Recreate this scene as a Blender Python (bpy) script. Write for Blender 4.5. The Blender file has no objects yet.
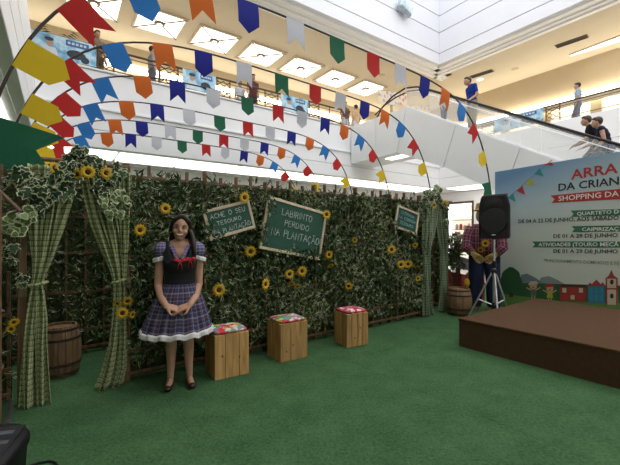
import bpy, bmesh, math, random
import numpy as np
from mathutils import Vector, Matrix

# ------------------------------------------------------------------ camera, world, exposure
SC = bpy.context.scene
COL = SC.collection
F, HZ, CX, HC = 359.0, 234.0, 310.0, 1.42
cam_d = bpy.data.cameras.new('camera'); cam = bpy.data.objects.new('camera', cam_d); COL.objects.link(cam)
cam_d.sensor_width = 36.0; cam_d.lens = 36.0*F/620.0; cam_d.shift_y = (HZ-232.5)/620.0
cam_d.clip_start = 0.05; cam_d.clip_end = 200
cam.location = (0, 0, HC); cam.rotation_euler = (math.radians(90), 0, 0)
SC.camera = cam
world = bpy.data.worlds.new('sky'); SC.world = world; world.use_nodes = True
bg = world.node_tree.nodes['Background']; bg.inputs[0].default_value = (0.97, 0.975, 1.0, 1); bg.inputs[1].default_value = 1.0
SC.view_settings.view_transform = 'Standard'; SC.view_settings.look = 'None'
SC.view_settings.gamma = 1.0; SC.view_settings.use_curve_mapping = False
SC.view_settings.exposure = 1.32
SC.cycles.max_bounces = 8; SC.cycles.diffuse_bounces = 5; SC.cycles.transparent_max_bounces = 12
SC.cycles.sample_clamp_indirect = 6.0

# ------------------------------------------------------------------ frames
TH = 0.93
U = Vector((math.sin(TH), math.cos(TH), 0)); N = Vector((-math.cos(TH), math.sin(TH), 0)); ZV = Vector((0, 0, 1))
O0 = Vector((-1.79, 3.49, 0))
def W(t, d, z=0.0): return O0 + U*t + N*d + ZV*z          # maze frame: t along the hedge, d behind it
TM = 0.96
UM = Vector((math.sin(TM), math.cos(TM), 0)); NM = Vector((-math.cos(TM), math.sin(TM), 0))
def M(a, b, z=0.0): return UM*a + NM*b + ZV*z             # mall frame
def ray(px, py): return Vector(((px-CX)/F, 1.0, (HZ-py)/F))
CO = Vector((0, 0, HC))
def on_plane(px, py, p0, nrm):
    r = ray(px, py); k = (p0-CO).dot(nrm)/r.dot(nrm); return CO + r*k
def fence_tz(px, py, d=0.0):
    p = on_plane(px, py, W(0, d), N) - O0
    return p.dot(U), p.z
def floor_pt(px, py, z=0.0):
    r = ray(px, py); k = (z-HC)/r.z; return CO + r*k
rng = np.random.default_rng(7); random.seed(7)

# ------------------------------------------------------------------ mesh builder
class MB:
    def __init__(s): s.v = []; s.f = []; s.uv = []
    def add(s, vs, fs, uvs=None):
        k = len(s.v); s.v += [tuple(p) for p in vs]
        s.uv += list(uvs) if uvs is not None else [(0.0, 0.0)]*len(vs)
        s.f += [tuple(i+k for i in f) for f in fs]; return s
    def hexa(s, p):                                          # 8 points: bottom loop, top loop
        return s.add(p, [(3,2,1,0),(4,5,6,7),(0,1,5,4),(1,2,6,5),(2,3,7,6),(3,0,4,7)])
    def box(s, c, size, ax=None):
        c = Vector(c); X, Y, Z = ax or (Vector((1,0,0)), Vector((0,1,0)), ZV)
        h = [q*0.5 for q in size]
        return s.hexa([c + X*i*h[0] + Y*j*h[1] + Z*k*h[2] for k in (-1, 1) for i, j in ((-1,-1),(1,-1),(1,1),(-1,1))])
    def span(s, fn, r0, r1, q0, q1, z0, z1):                 # box in a frame fn(a,b,z)
        return s.hexa([fn(a, b, z) for z in (z0, z1) for a, b in ((r0,q0),(r1,q0),(r1,q1),(r0,q1))])
    def tube(s, pts, r, n=8, cap=True, flat=1.0):
        pts = [Vector(p) for p in pts]; rs = r if hasattr(r, '__len__') else [r]*len(pts)
        vs = []; uvs = []; up = None; L = 0
        for i, p in enumerate(pts):
            d = (pts[min(i+1, len(pts)-1)] - pts[max(i-1, 0)])
            d = d.normalized() if d.length > 1e-9 else Vector((0,0,1))
            if up is None:
                up = Vector((0,0,1)) if abs(d.z) < 0.9 else Vector((1,0,0))
            x = d.cross(up).normalized(); up = x.cross(d).normalized()
            if i: L += (p-pts[i-1]).length
            for k in range(n):
                a = 2*math.pi*k/n
                vs.append(p + x*math.cos(a)*rs[i] + up*math.sin(a)*rs[i]*flat); uvs.append((k/n, L))
        fs = [(i*n+k, i*n+(k+1) % n, (i+1)*n+(k+1) % n, (i+1)*n+k) for i in range(len(pts)-1) for k in range(n)]
        if cap: fs += [tuple(range(n-1, -1, -1)), tuple((len(pts)-1)*n+k for k in range(n))]
        return s.add(vs, fs, uvs)
    def grid(s, P, UV=None, wrap=False):                     # P[m][n]
        m, n = len(P), len(P[0])
        vs = [q for row in P for q in row]
        uvs = [q for row in UV for q in row] if UV else None
        fs = [(i*n+k, i*n+(k+1) % n, (i+1)*n+(k+1) % n, (i+1)*n+k) for i in range(m-1) for k in range(n if wrap else n-1)]
        return s.add(vs, fs, uvs)
    def lathe(s, prof, n=24, c=(0,0,0), cap=True):
        c = Vector(c); vs = []; uvs = []
        for i, (r, z) in enumerate(prof):
            for k in range(n):
                a = 2*math.pi*k/n; vs.append(c + Vector((r*math.cos(a), r*math.sin(a), z))); uvs.append((k/n, z))
        fs = [(i*n+k, i*n+(k+1) % n, (i+1)*n+(k+1) % n, (i+1)*n+k) for i in range(len(prof)-1) for k in range(n)]
        if cap: fs += [tuple(range(n-1, -1, -1)), tuple((len(prof)-1)*n+k for k in range(n))]
        return s.add(vs, fs, uvs)
    def ell(s, c, r, n=16, m=10, rot=None):
        c = Vector(c); rr = r if hasattr(r, '__len__') else (r, r, r); P = []; UV = []
        for i in range(m+1):
            ph = math.pi*i/m; row = []; ur = []
            for k in range(n):
                a = 2*math.pi*k/n
                q = Vector((rr[0]*math.sin(ph)*math.cos(a), rr[1]*math.sin(ph)*math.sin(a), -rr[2]*math.cos(ph)))
                if rot: q = rot @ q
                row.append(c+q); ur.append((k/n, i/m))
            P.append(row); UV.append(ur)
        return s.grid(P, UV, wrap=True)
    def rings(s, R, n=24, uvk=1.0):                          # R: (z, cx, cy, rx, ry) elliptical loft
        P = [[Vector((cx+rx*math.cos(2*math.pi*k/n), cy+ry*math.sin(2*math.pi*k/n), z)) for k in range(n)] for z, cx, cy, rx, ry in R]
        UV = [[(k/n*uvk, z) for k in range(n)] for z, *_ in R]
        s.grid(P, UV, wrap=True)
        k0 = len(s.v)-len(R)*n
        s.f += [tuple(k0+k for k in range(n-1, -1, -1)), tuple(k0+(len(R)-1)*n+k for k in range(n))]
        return s
    def prism(s, poly, mat, th):                             # 2-D polygon -> slab, mat maps (x,y,z) with z the normal
        n = len(poly)
        vs = [mat @ Vector((x, y, 0)) for x, y in poly] + [mat @ Vector((x, y, th)) for x, y in poly]
        uvs = [(x, y) for x, y in poly]*2
        return s.add(vs, [tuple(range(n-1, -1, -1)), tuple(range(n, 2*n))] + [(i, (i+1) % n, n+(i+1) % n, n+i) for i in range(n)], uvs)
    def mesh(s, name, mat=None, smooth=False, off=None):
        me = bpy.data.meshes.new(name)
        v = s.v if off is None else [(p[0]-off[0], p[1]-off[1], p[2]-off[2]) for p in s.v]
        me.from_pydata(v, [], s.f)
        uvl = me.uv_layers.new(name='UVMap')
        idx = np.zeros(len(me.loops), dtype=np.int32); me.loops.foreach_get('vertex_index', idx)
        uvl.data.foreach_set('uv', np.array(s.uv, dtype=np.float32)[idx].ravel())
        if mat: me.materials.append(mat)
        if smooth: me.polygons.foreach_set('use_smooth', [True]*len(me.polygons))
        me.update(); return me
    def build(s, name, mat, parent=None, smooth=False, local=False, bevel=0.0, seg=2, recalc=False, solid=0.0, origin=None):
        off = None
        if not local:
            if parent is not None: off = world_loc(parent)
            elif origin is not None: off = Vector(origin)
        me = s.mesh(name, mat, smooth, off)
        if recalc:
            b = bmesh.new(); b.from_mesh(me); bmesh.ops.recalc_face_normals(b, faces=b.faces); b.to_mesh(me); b.free()
        o = link(name, me, parent)
        if parent is None and origin is not None and not local: o.location = origin
        if bevel > 0:
            m = o.modifiers.new('b', 'BEVEL'); m.width = bevel; m.segments = seg; m.limit_method = 'ANGLE'
        if solid > 0:
            m = o.modifiers.new('s', 'SOLIDIFY'); m.thickness = solid; m.offset = 0
        return o
def link(name, me, parent=None):
    o = bpy.data.objects.new(name, me); COL.objects.link(o)
    if parent is not None: o.parent = parent
    return o
def world_loc(o):
    p = Vector((0, 0, 0))
    while o is not None: p += o.location; o = o.parent
    return p
def tag(o, label=None, cat=None, group=None, kind=None):
    if label: o['label'] = label
    if cat: o['category'] = cat
    if group: o['group'] = group
    if kind: o['kind'] = kind
    return o
def thing(name, label, cat, loc=(0,0,0), rz=0.0, group=None, kind=None, scale=1.0):
    o = link(name, None); o.location = loc; o.rotation_euler = (0, 0, rz); o.scale = (scale,)*3; o.empty_display_size = 0.1
    return tag(o, label, cat, group, kind)
def struct(name, label, cat, loc=(0,0,0)): return thing(name, label, cat, loc, kind='structure')

# ------------------------------------------------------------------ materials
def newmat(name):
    m = bpy.data.materials.new(name); m.use_nodes = True
    nt = m.node_tree; b = nt.nodes['Principled BSDF']
    return m, nt, b
def nd(nt, t, **kw):
    n = nt.nodes.new(t)
    for k, v in kw.items(): setattr(n, k, v)
    return n
def c4(c): return (c[0], c[1], c[2], 1.0)
def lk(nt, a, b): nt.links.new(a, b)
def mat(name, col, rough=0.6, var=0.0, scale=8.0, bump=0.0, bscale=60.0, metal=0.0, spec=0.4, emit=None, es=0.0, trans=0.0, alpha=1.0, stretch=(1,1,1)):
    m, nt, b = newmat(name)
    b.inputs['Base Color'].default_value = c4(col); b.inputs['Roughness'].default_value = rough
    b.inputs['Metallic'].default_value = metal; b.inputs['Specular IOR Level'].default_value = spec
    if trans: b.inputs['Transmission Weight'].default_value = trans
    if alpha < 1: b.inputs['Alpha'].default_value = alpha
    if emit: b.inputs['Emission Color'].default_value = c4(emit); b.inputs['Emission Strength'].default_value = es
    if var > 0 or bump > 0:
        tc = nd(nt, 'ShaderNodeTexCoord'); mp = nd(nt, 'ShaderNodeMapping'); mp.inputs['Scale'].default_value = stretch
        lk(nt, tc.outputs['Object'], mp.inputs['Vector'])
    if var > 0:
        no = nd(nt, 'ShaderNodeTexNoise'); no.inputs['Scale'].default_value = scale; no.inputs['Detail'].default_value = 5
        lk(nt, mp.outputs[0], no.inputs['Vector'])
        rp = nd(nt, 'ShaderNodeValToRGB')
        rp.color_ramp.elements[0].position = 0.25; rp.color_ramp.elements[1].position = 0.75
        rp.color_ramp.elements[0].color = c4([max(0, q*(1-var)) for q in col]); rp.color_ramp.elements[1].color = c4([min(1, q*(1+var)) for q in col])
        lk(nt, no.outputs['Fac'], rp.inputs[0]); lk(nt, rp.outputs[0], b.inputs['Base Color'])
    if bump > 0:
        n2 = nd(nt, 'ShaderNodeTexNoise'); n2.inputs['Scale'].default_value = bscale; n2.inputs['Detail'].default_value = 4
        lk(nt, mp.outputs[0], n2.inputs['Vector'])
        bu = nd(nt, 'ShaderNodeBump'); bu.inputs['Strength'].default_value = bump; bu.inputs['Distance'].default_value = 0.02
        lk(nt, n2.outputs['Fac'], bu.inputs['Height']); lk(nt, bu.outputs[0], b.inputs['Normal'])
    return m
def ramp(nt, stops, interp='LINEAR'):
    r = nd(nt, 'ShaderNodeValToRGB'); cr = r.color_ramp; cr.interpolation = interp
    while len(cr.elements) < len(stops): cr.elements.new(0.5)
    for e, (p, c) in zip(cr.elements, stops): e.position = p; e.color = c4(c)
    return r
def mth(nt, op, a, b=None, c=None):
    n = nd(nt, 'ShaderNodeMath', operation=op)
    for i, q in enumerate((a, b, c)):
        if q is None: continue
        if hasattr(q, 'links') or hasattr(q, 'is_linked'): lk(nt, q, n.inputs[i])
        else: n.inputs[i].default_value = q
    return n.outputs[0]
def mixc(nt, fac, a, b, blend='MIX'):
    n = nd(nt, 'ShaderNodeMix', data_type='RGBA', blend_type=blend)
    for sock, q in ((n.inputs[0], fac), (n.inputs[6], a), (n.inputs[7], b)):
        if hasattr(q, 'is_linked'): lk(nt, q, sock)
        elif hasattr(q, '__len__'): sock.default_value = c4(q)
        else: sock.default_value = q
    return n.outputs[2]
def wood(name, dark, light, rough=0.55, scale=6.0):
    m, nt, b = newmat(name)
    tc = nd(nt, 'ShaderNodeTexCoord'); oi = nd(nt, 'ShaderNodeObjectInfo')
    ad = nd(nt, 'ShaderNodeVectorMath', operation='ADD'); lk(nt, tc.outputs['Object'], ad.inputs[0])
    sc = nd(nt, 'ShaderNodeVectorMath', operation='SCALE'); cx = nd(nt, 'ShaderNodeCombineXYZ')
    for i in range(3): lk(nt, oi.outputs['Random'], cx.inputs[i])
    lk(nt, cx.outputs[0], sc.inputs[0]); sc.inputs['Scale'].default_value = 9.0; lk(nt, sc.outputs[0], ad.inputs[1])
    mp = nd(nt, 'ShaderNodeMapping'); mp.inputs['Scale'].default_value = (1, 1, 0.12); lk(nt, ad.outputs[0], mp.inputs['Vector'])
    no = nd(nt, 'ShaderNodeTexNoise'); no.inputs['Scale'].default_value = scale*4; no.inputs['Detail'].default_value = 6; no.inputs['Distortion'].default_value = 0.6
    lk(nt, mp.outputs[0], no.inputs['Vector'])
    r = ramp(nt, [(0.3, dark), (0.7, light)]); lk(nt, no.outputs['Fac'], r.inputs[0])
    hv = nd(nt, 'ShaderNodeHueSaturation'); lk(nt, r.outputs[0], hv.inputs['Color'])
    lk(nt, mth(nt, 'MULTIPLY_ADD', oi.outputs['Random'], 0.35, 0.82), hv.inputs['Value'])
    lk(nt, hv.outputs[0], b.inputs['Base Color']); b.inputs['Roughness'].default_value = rough
    return m
def gingham(name, light, mid, dark, k=1.0):
    m, nt, b = newmat(name)
    uv = nd(nt, 'ShaderNodeUVMap'); sp = nd(nt, 'ShaderNodeSeparateXYZ'); lk(nt, uv.outputs[0], sp.inputs[0])
    def stripe(o): return mth(nt, 'GREATER_THAN', mth(nt, 'FRACT', mth(nt, 'MULTIPLY', o, k)), 0.5)
    def thin(o): return mth(nt, 'GREATER_THAN', mth(nt, 'FRACT', mth(nt, 'MULTIPLY_ADD', o, k, 0.3)), 0.9)
    s = mth(nt, 'MULTIPLY', mth(nt, 'ADD', stripe(sp.outputs[0]), stripe(sp.outputs[1])), 0.5)
    r = ramp(nt, [(0.0, light), (0.4, mid), (0.9, dark)], 'CONSTANT'); lk(nt, s, r.inputs[0])
    t = mth(nt, 'MINIMUM', mth(nt, 'ADD', thin(sp.outputs[0]), thin(sp.outputs[1])), 0.8)
    lk(nt, mixc(nt, t, r.outputs[0], [q*0.7+0.2 for q in light]), b.inputs['Base Color'])
    b.inputs['Roughness'].default_value = 0.9; b.inputs['Specular IOR Level'].default_value = 0.1
    return m
def plaid(name, cols_u, cols_v, ku, kv):
    m, nt, b = newmat(name)
    uv = nd(nt, 'ShaderNodeUVMap'); sp = nd(nt, 'ShaderNodeSeparateXYZ'); lk(nt, uv.outputs[0], sp.inputs[0])
    rs = []
    for o, cols, k in ((sp.outputs[0], cols_u, ku), (sp.outputs[1], cols_v, kv)):
        r = ramp(nt, cols, 'CONSTANT'); lk(nt, mth(nt, 'FRACT', mth(nt, 'MULTIPLY', o, k)), r.inputs[0]); rs.append(r.outputs[0])
    lk(nt, mixc(nt, 0.5, rs[0], rs[1]), b.inputs['Base Color'])
    b.inputs['Roughness'].default_value = 0.85; b.inputs['Specular IOR Level'].default_value = 0.15
    return m
def leafmat(name, greens, edge, edge_amt, vmin=0.35):
    m, nt, b = newmat(name)
    uv = nd(nt, 'ShaderNodeUVMap'); sp = nd(nt, 'ShaderNodeSeparateXYZ'); lk(nt, uv.outputs[0], sp.inputs[0])
    r = ramp(nt, greens); lk(nt, sp.outputs[1], r.inputs[0])
    ed = mth(nt, 'GREATER_THAN', mth(nt, 'ABSOLUTE', mth(nt, 'SUBTRACT', sp.outputs[0], 0.5)), edge_amt)
    ed = mth(nt, 'MULTIPLY', ed, mth(nt, 'GREATER_THAN', sp.outputs[1], vmin))
    lk(nt, mixc(nt, ed, r.outputs[0], edge), b.inputs['Base Color'])
    b.inputs['Roughness'].default_value = 0.55; b.inputs['Specular IOR Level'].default_value = 0.25
    return m
WHITE = mat('white_paint', (0.87, 0.87, 0.88), 0.5, var=0.03, scale=1.5)
WHITE2 = mat('white_panel', (0.85, 0.855, 0.86), 0.35, var=0.02, scale=2)
GREYW = mat('grey_wall', (0.50, 0.49, 0.46), 0.7, var=0.04, scale=2)
BEIGE = mat('beige_ceiling', (0.60, 0.53, 0.41), 0.8, var=0.03, scale=1)
TAN = mat('tan_wall', (0.50, 0.41, 0.28), 0.7, var=0.05, scale=1)
LAMP = mat('lamp_white', (0.9, 0.88, 0.8), 0.5, emit=(1.0, 0.95, 0.84), es=1.3)
COVE = mat('cove_light', (0.9, 0.88, 0.8), 0.5, emit=(1.0, 0.96, 0.90), es=1.0)
COVE2 = mat('gallery_cove_light', (0.9, 0.88, 0.8), 0.5, emit=(1.0, 0.92, 0.76), es=4.0)
SHOPLIT = mat('lit_shop', (0.8, 0.74, 0.6), 0.6, emit=(1.0, 0.90, 0.72), es=0.28, var=0.1, scale=3)
BLACKM = mat('black_metal', (0.02, 0.018, 0.016), 0.4, var=0.2)
BROWNM = mat('bronze_metal', (0.10, 0.065, 0.035), 0.4, metal=0.3, var=0.1)
ALU = mat('aluminium', (0.72, 0.72, 0.74), 0.3, metal=0.9, var=0.03)
GLASS = mat('glass', (0.93, 0.97, 0.96), 0.05, alpha=0.16, spec=0.6, var=0.01)
DARKG = mat('panel_joint', (0.25, 0.25, 0.26), 0.5, var=0.05)
BLACKP = mat('black_plastic', (0.012, 0.012, 0.013), 0.42, var=0.2, bump=0.1, bscale=200)
RAILW = wood('trellis_wood', (0.10, 0.052, 0.024), (0.24, 0.135, 0.065))
PINE = wood('pine_wood', (0.34, 0.18, 0.055), (0.60, 0.36, 0.13))
BARRELW = wood('barrel_wood', (0.15, 0.085, 0.04), (0.30, 0.18, 0.09))
FRAMEW = wood('pale_frame_wood', (0.55, 0.43, 0.27), (0.72, 0.60, 0.42))
WHITE3 = mat('white_fascia', (0.74, 0.75, 0.79), 0.5, var=0.02, scale=1.5)
CORE2 = mat('fascia_groove', (0.30, 0.30, 0.32), 0.6, var=0.03)
CORE = mat('groove_shadow_white', (0.55, 0.55, 0.56), 0.6, var=0.03)
CARPET = None
ORD = ['first', 'second', 'third', 'fourth', 'fifth', 'sixth', 'seventh', 'eighth', 'ninth']
# ------------------------------------------------------------------ mall shell
def carpet_mat():
    m, nt, b = newmat('green_carpet')
    tc = nd(nt, 'ShaderNodeTexCoord')
    n1 = nd(nt, 'ShaderNodeTexNoise'); n1.inputs['Scale'].default_value = 3.0; n1.inputs['Detail'].default_value = 6; n1.inputs['Roughness'].default_value = 0.7
    n2 = nd(nt, 'ShaderNodeTexNoise'); n2.inputs['Scale'].default_value = 45; n2.inputs['Detail'].default_value = 4
    for n in (n1, n2): lk(nt, tc.outputs['Object'], n.inputs['Vector'])
    s = mth(nt, 'ADD', mth(nt, 'MULTIPLY', n1.outputs['Fac'], 0.45), mth(nt, 'MULTIPLY', n2.outputs['Fac'], 0.55))
    r = ramp(nt, [(0.34, (0.034, 0.088, 0.034)), (0.66, (0.088, 0.180, 0.078))]); lk(nt, s, r.inputs[0])
    lk(nt, r.outputs[0], b.inputs['Base Color']); b.inputs['Roughness'].default_value = 1.0; b.inputs['Specular IOR Level'].default_value = 0.05
    n3 = nd(nt, 'ShaderNodeTexNoise'); n3.inputs['Scale'].default_value = 140; lk(nt, tc.outputs['Object'], n3.inputs['Vector'])
    bu = nd(nt, 'ShaderNodeBump'); bu.inputs['Strength'].default_value = 0.7; bu.inputs['Distance'].default_value = 0.02
    lk(nt, n3.outputs['Fac'], bu.inputs['Height']); lk(nt, bu.outputs[0], b.inputs['Normal'])
    return m
CARPET = carpet_mat()
STONE = mat('mall_floor_stone', (0.55, 0.52, 0.47), 0.25, var=0.05, scale=1)
fl = struct('floor', 'green carpet laid in wide strips over the mall floor', 'floor')
MB().span(M, -6, 24, -11, 20, -0.30, -0.012).build('floor_slab', STONE, fl)
for i in range(7):                                            # carpet strips run along the stage front
    t0 = -3.6 + i*1.9
    MB().span(W, t0, t0+1.8985, -7.5, 9.5, -0.012, 0.0005*(i % 2)).build('carpet_strip', CARPET, fl)

A0, A1, B0, B1 = -0.5, 16.3, -9.0, 11.5
ZS, ZP, ZL2, ZC = 3.80, 5.93, 5.55, 10.2
GZ = 4.88
def strips(root, fn, zs, matl=WHITE, gap=0.02, name='panel'):
    for z0, z1 in zip(zs[:-1], zs[1:]): fn(z0+gap/2, z1-gap/2).build(name, matl, root, bevel=0.01, seg=1)
def parapet(name, label, spanf, corefn, zs, up=False):
    r = struct(name, label, 'balcony wall')
    strips(r, spanf, zs, WHITE3 if up else WHITE, .035 if up else .02); corefn(zs[0]+0.04, zs[-1]-0.04).build('core', CORE2 if up else CORE, r)
    return r
LOWZ = [ZS, 4.30, GZ, ZP]; UPZ = [10.26, 10.85, 11.93, 12.82, 13.8, 14.8]
def front(th0, th1, a0=A0, a1=A1): return lambda z0, z1: MB().span(M, a0, a1, B1+th0, B1+th1, z0, z1)
def left(th0, th1): return lambda z0, z1: MB().span(M, A0-th1, A0-th0, B0, B1+0.2, z0, z1)
def right(th0, th1): return lambda z0, z1: MB().span(M, A1+th0, A1+th1, B0, B1+0.2, z0, z1)
parapet('wall_front', 'white balcony front behind the arches of flags', front(0, .2), front(.02, .18), LOWZ)
parapet('wall_left', 'white balcony front at the far left of the atrium', left(0, .2), left(.02, .18), LOWZ)
parapet('wall_right', 'white balcony front of the right wing behind the escalator', right(0, .2), right(.02, .18), LOWZ)
parapet('trim_1', 'white grooved upper fascia above the front balcony', front(0, .2), front(.02, .18), UPZ, True)
parapet('trim_2', 'white grooved upper fascia above the right wing', right(0, .2), right(.02, .18), UPZ, True)
parapet('trim_3', 'white grooved upper fascia above the left wing', left(0, .2), left(.02, .18), UPZ, True)
# ledge mouldings on the front parapet and below the upper fascia
mo = struct('trim_4', 'white ledge moulding along the front balcony', 'moulding')
MB().span(M, A0, A1, B1-.06, B1, GZ-.03, GZ+.05).build('ledge', WHITE, mo, bevel=.015)
MB().span(M, A0, A1, B1-.05, B1+.25, ZP, ZP+.05).build('coping', WHITE, mo, bevel=.015)
for nm, f in (('trim_5', lambda k, w, z0, z1: MB().span(M, A0, A1+1.5, B1+k, B1+k+w, z0, z1)), ('trim_6', lambda k, w, z0, z1: MB().span(M, A1+k, A1+k+w, B0, B1+k+w, z0, z1))):
    r = struct(nm, 'stepped white cornice under the upper fascia' + (' of the right wing' if nm == 'trim_6' else ' of the front gallery'), 'cornice')
    for k, w, z0 in ((.2, .3, 10.20), (.5, .22, 10.14), (.72, .22, 10.08)): f(k, w, z0, 10.3).build('cornice_step', WHITE, r, bevel=.02)
# slabs, ceilings, back walls
s = struct('trim_7', 'gallery floor slab of the upper storey', 'floor slab')
MB().span(M, -6, 23, B1+.2, 19, 4.6, ZL2).build('slab', STONE, s)
MB().span(M, A1+.2, 23, B0, B1+.2, 4.6, ZL2).build('slab', STONE, s)
MB().span(M, -6, A0-.2, B0, B1+.2, 4.6, ZL2).build('slab', STONE, s)
s = struct('ceiling', 'beige plaster ceiling over the upper gallery', 'ceiling')
MB().span(M, -6, 23, B1+.94, 19, ZC, ZC+.25).build('ceiling_front', BEIGE, s)
MB().span(M, A1+.94, 23, B0, B1+.94, ZC, ZC+.25).build('ceiling_right', BEIGE, s)
MB().span(M, -6, A0-.2, B0, B1+.94, ZC, ZC+.25).build('ceiling_left', BEIGE, s)
s = struct('trim_8', 'white soffit over the ground floor shops', 'soffit')
MB().span(M, -6, 19, B1+.2, 14, ZS+.02, ZS+.3).build('soffit', WHITE, s)
MB().span(M, A1+.2, 19, B0, B1+.2, ZS+.02, ZS+.3).build('soffit', WHITE, s)
MB().span(M, -6, A0-.2, B0, B1+.2, ZS+.02, ZS+.3).build('soffit', WHITE, s)
for i in range(9):                                            # luminous strips in the soffits
    tag(MB().span(M, A0+.1+i*1.9, A0+1.9+i*1.9, B1+.35, B1+1.7, ZS-.02, ZS+.03).build('soffit_light', COVE), 'long luminous soffit panel under the front balcony, %s from the left' % ORD[i], 'ceiling light', 'lit soffit panels under the front balcony')
for i in range(4):
    tag(MB().span(M, A1+.35, A1+1.7, 3+i*2.1, 5+i*2.1, ZS-.02, ZS+.03).build('soffit_light', COVE), 'luminous soffit panel under the right wing, %s from the front corner' % ORD[3-i], 'ceiling light', 'lit soffit panels under the right wing')
for i in range(3):
    tag(MB().span(M, A0-1.6, A0-.35, 5.2+i*2.1, 7.2+i*2.1, ZS-.02, ZS+.03).build('soffit_light', COVE), 'luminous soffit panel under the left wing, %s from the corner' % ORD[2-i], 'ceiling light', 'lit soffit panels under the left wing')
s = struct('wall_shops', 'pale grey ground floor shop wall behind the maze', 'wall')
MB().span(M, -6, 19, 13.9, 14.2, 0, ZS).build('wall_face', GREYW, s)
s = struct('wall_shops_left', 'pale grey ground floor wall of the left wing', 'wall')
MB().span(M, -6.2, -5.9, B0, 14, 0, ZS).build('wall_face', GREYW, s)
s = struct('wall_shops_right', 'white ground floor wall of the right wing beside a lit shop', 'wall')
MB().span(M, 18.6, 18.9, B0, 11.0, 0, ZS).build('wall_face', WHITE, s)
MB().span(M, 18.6, 18.9, 13.2, 14, 0, ZS).build('wall_face', WHITE, s)
MB().span(M, 18.6, 18.9, 11.0, 13.2, 3.2, ZS).build('wall_face', WHITE, s)
s = struct('wall_gallery', 'tan wall with lit shopfronts at the back of the upper gallery', 'wall')
MB().span(M, -6, 23, 18.6, 18.9, 8.9, ZC).build('bulkhead', TAN, s)
MB().span(M, -6, 23, 18.45, 18.6, 9.05, 9.3).build('cove_strip', COVE2, s)
for i in range(13):
    a = -5.5 + i*2.2
    MB().span(M, a, a+1.75, 18.7, 18.8, ZL2, 8.9).build('shopfront', SHOPLIT, s)
    MB().span(M, a+1.75, a+2.2, 18.55, 18.9, ZL2, 8.9).build('pilaster', TAN, s)
s = struct('wall_gallery_right', 'tan wall with lit cove at the back of the right wing', 'wall')
MB().span(M, 21.6, 21.9, B0, 18.6, 8.2, ZC).build('bulkhead', TAN, s)
MB().span(M, 21.3, 21.6, 0, 14.5, 8.2, 8.45).build('cove_strip', COVE2, s)
MB().span(M, 21.15, 21.3, 0, 14.5, 7.9, 8.2).build('cove_lip', BEIGE, s)
for i in range(10):
    b = -2.2 + i*2.2
    MB().span(M, 21.7, 21.8, b, b+1.75, ZL2, 8.2).build('shopfront', SHOPLIT, s)
    MB().span(M, 21.55, 21.9, b+1.75, b+2.2, ZL2, 8.2).build('pilaster', TAN, s)
s = struct('wall_gallery_left', 'tan wall of the left wing gallery', 'wall')
MB().span(M, -6.2, -5.9, B0, 19, ZL2, ZC).build('wall_face', TAN, s)
s = struct('wall_back', 'plain wall of the atrium behind the camera', 'wall')
MB().span(M, -6, 23, B0-.4, B0, 0, 14.8).build('wall_face', WHITE, s)

# ceiling coffers
def coffer(a, b, lab):
    r = thing('coffer_light', lab, 'ceiling light', M(a, b, ZC), group='square lit coffers in the gallery ceiling'); h = .88
    MB().span(M, a-h, a+h, b-h, b+h, ZC-.035, ZC-.005).build('diffuser', LAMP, r)
    fr = MB()
    for s_ in (-1, 1):
        MB.span(fr, M, a-h-.06, a+h+.06, b+s_*h-.04, b+s_*h+.04, ZC-.07, ZC); MB.span(fr, M, a+s_*h-.04, a+s_*h+.04, b-h, b+h, ZC-.07, ZC)
    fr.build('frame', BEIGE, r)
    for s_ in (-1, 1): MB().tube([M(a-h, b-s_*h, ZC-.06), M(a+h, b+s_*h, ZC-.06)], .028, 6).build('cross_bar', BROWNM, r)
    MB().lathe([(.05, -.10), (.2, -.09), (.22, -.05), (.12, -.04)], 20, M(a, b, ZC)).build('spot_ring', BROWNM, r)
    MB().lathe([(.02, -.125), (.11, -.115), (.11, -.1)], 16, M(a, b, ZC)).build('spot_lamp', COVE, r)
for i, k in enumerate(range(-2, 5)): coffer(5.77+2.34*k, 15.78, ORD[i] + ' square lit ceiling coffer counted from the left')
# right wing ceiling: skylight slot, vents, downlights, detectors
def ceil_at(px, py): return on_plane(px, py, Vector((0, 0, ZC)), ZV)
p, q = ceil_at(570, 55), ceil_at(640, 29)
a_, b_ = p.dot(UM), p.dot(NM)
r = thing('strip_light', 'long bright lit slot in the right wing ceiling', 'ceiling light', M(a_, b_-2.5, ZC))
MB().hexa([M(a_-.1, b_, ZC-.03), M(a_+.1, b_, ZC-.03), M(a_+.9, b_-6, ZC-.03), M(a_-.5, b_-6, ZC-.03), M(a_-.1, b_, ZC), M(a_+.1, b_, ZC), M(a_+.9, b_-6, ZC), M(a_-.5, b_-6, ZC)]).build('diffuser', LAMP, r, recalc=True)
MB().tube([M(a_-.1, b_, ZC-.03), M(a_-.5, b_-6, ZC-.03)], .03, 6).build('frame', BEIGE, r)
for (x0, y0), (x1, y1), lab in (((471, 77), (493, 70), 'black slotted air vent above the man in the blue shirt'), ((556, 46.5), (588, 35.5), 'black slotted air vent beside the long ceiling light')):
    p, q = ceil_at(x0, y0), ceil_at(x1, y1); c = (p+q)/2; L = (q-p).length; X = (q-p).normalized(); Y = ZV.cross(X)
    r = thing('air_vent', lab, 'vent', c, group='air vents in the right wing ceiling')
    MB().box(c-ZV*.02, (L, .34, .04), (X, Y, ZV)).build('vent_frame', BROWNM, r)
    for k in range(4): MB().box(c-ZV*.045+Y*(k-1.5)*.07, (L*.95, .02, .03), (X, Y, ZV)).build('slat', BLACKM, r)
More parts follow.
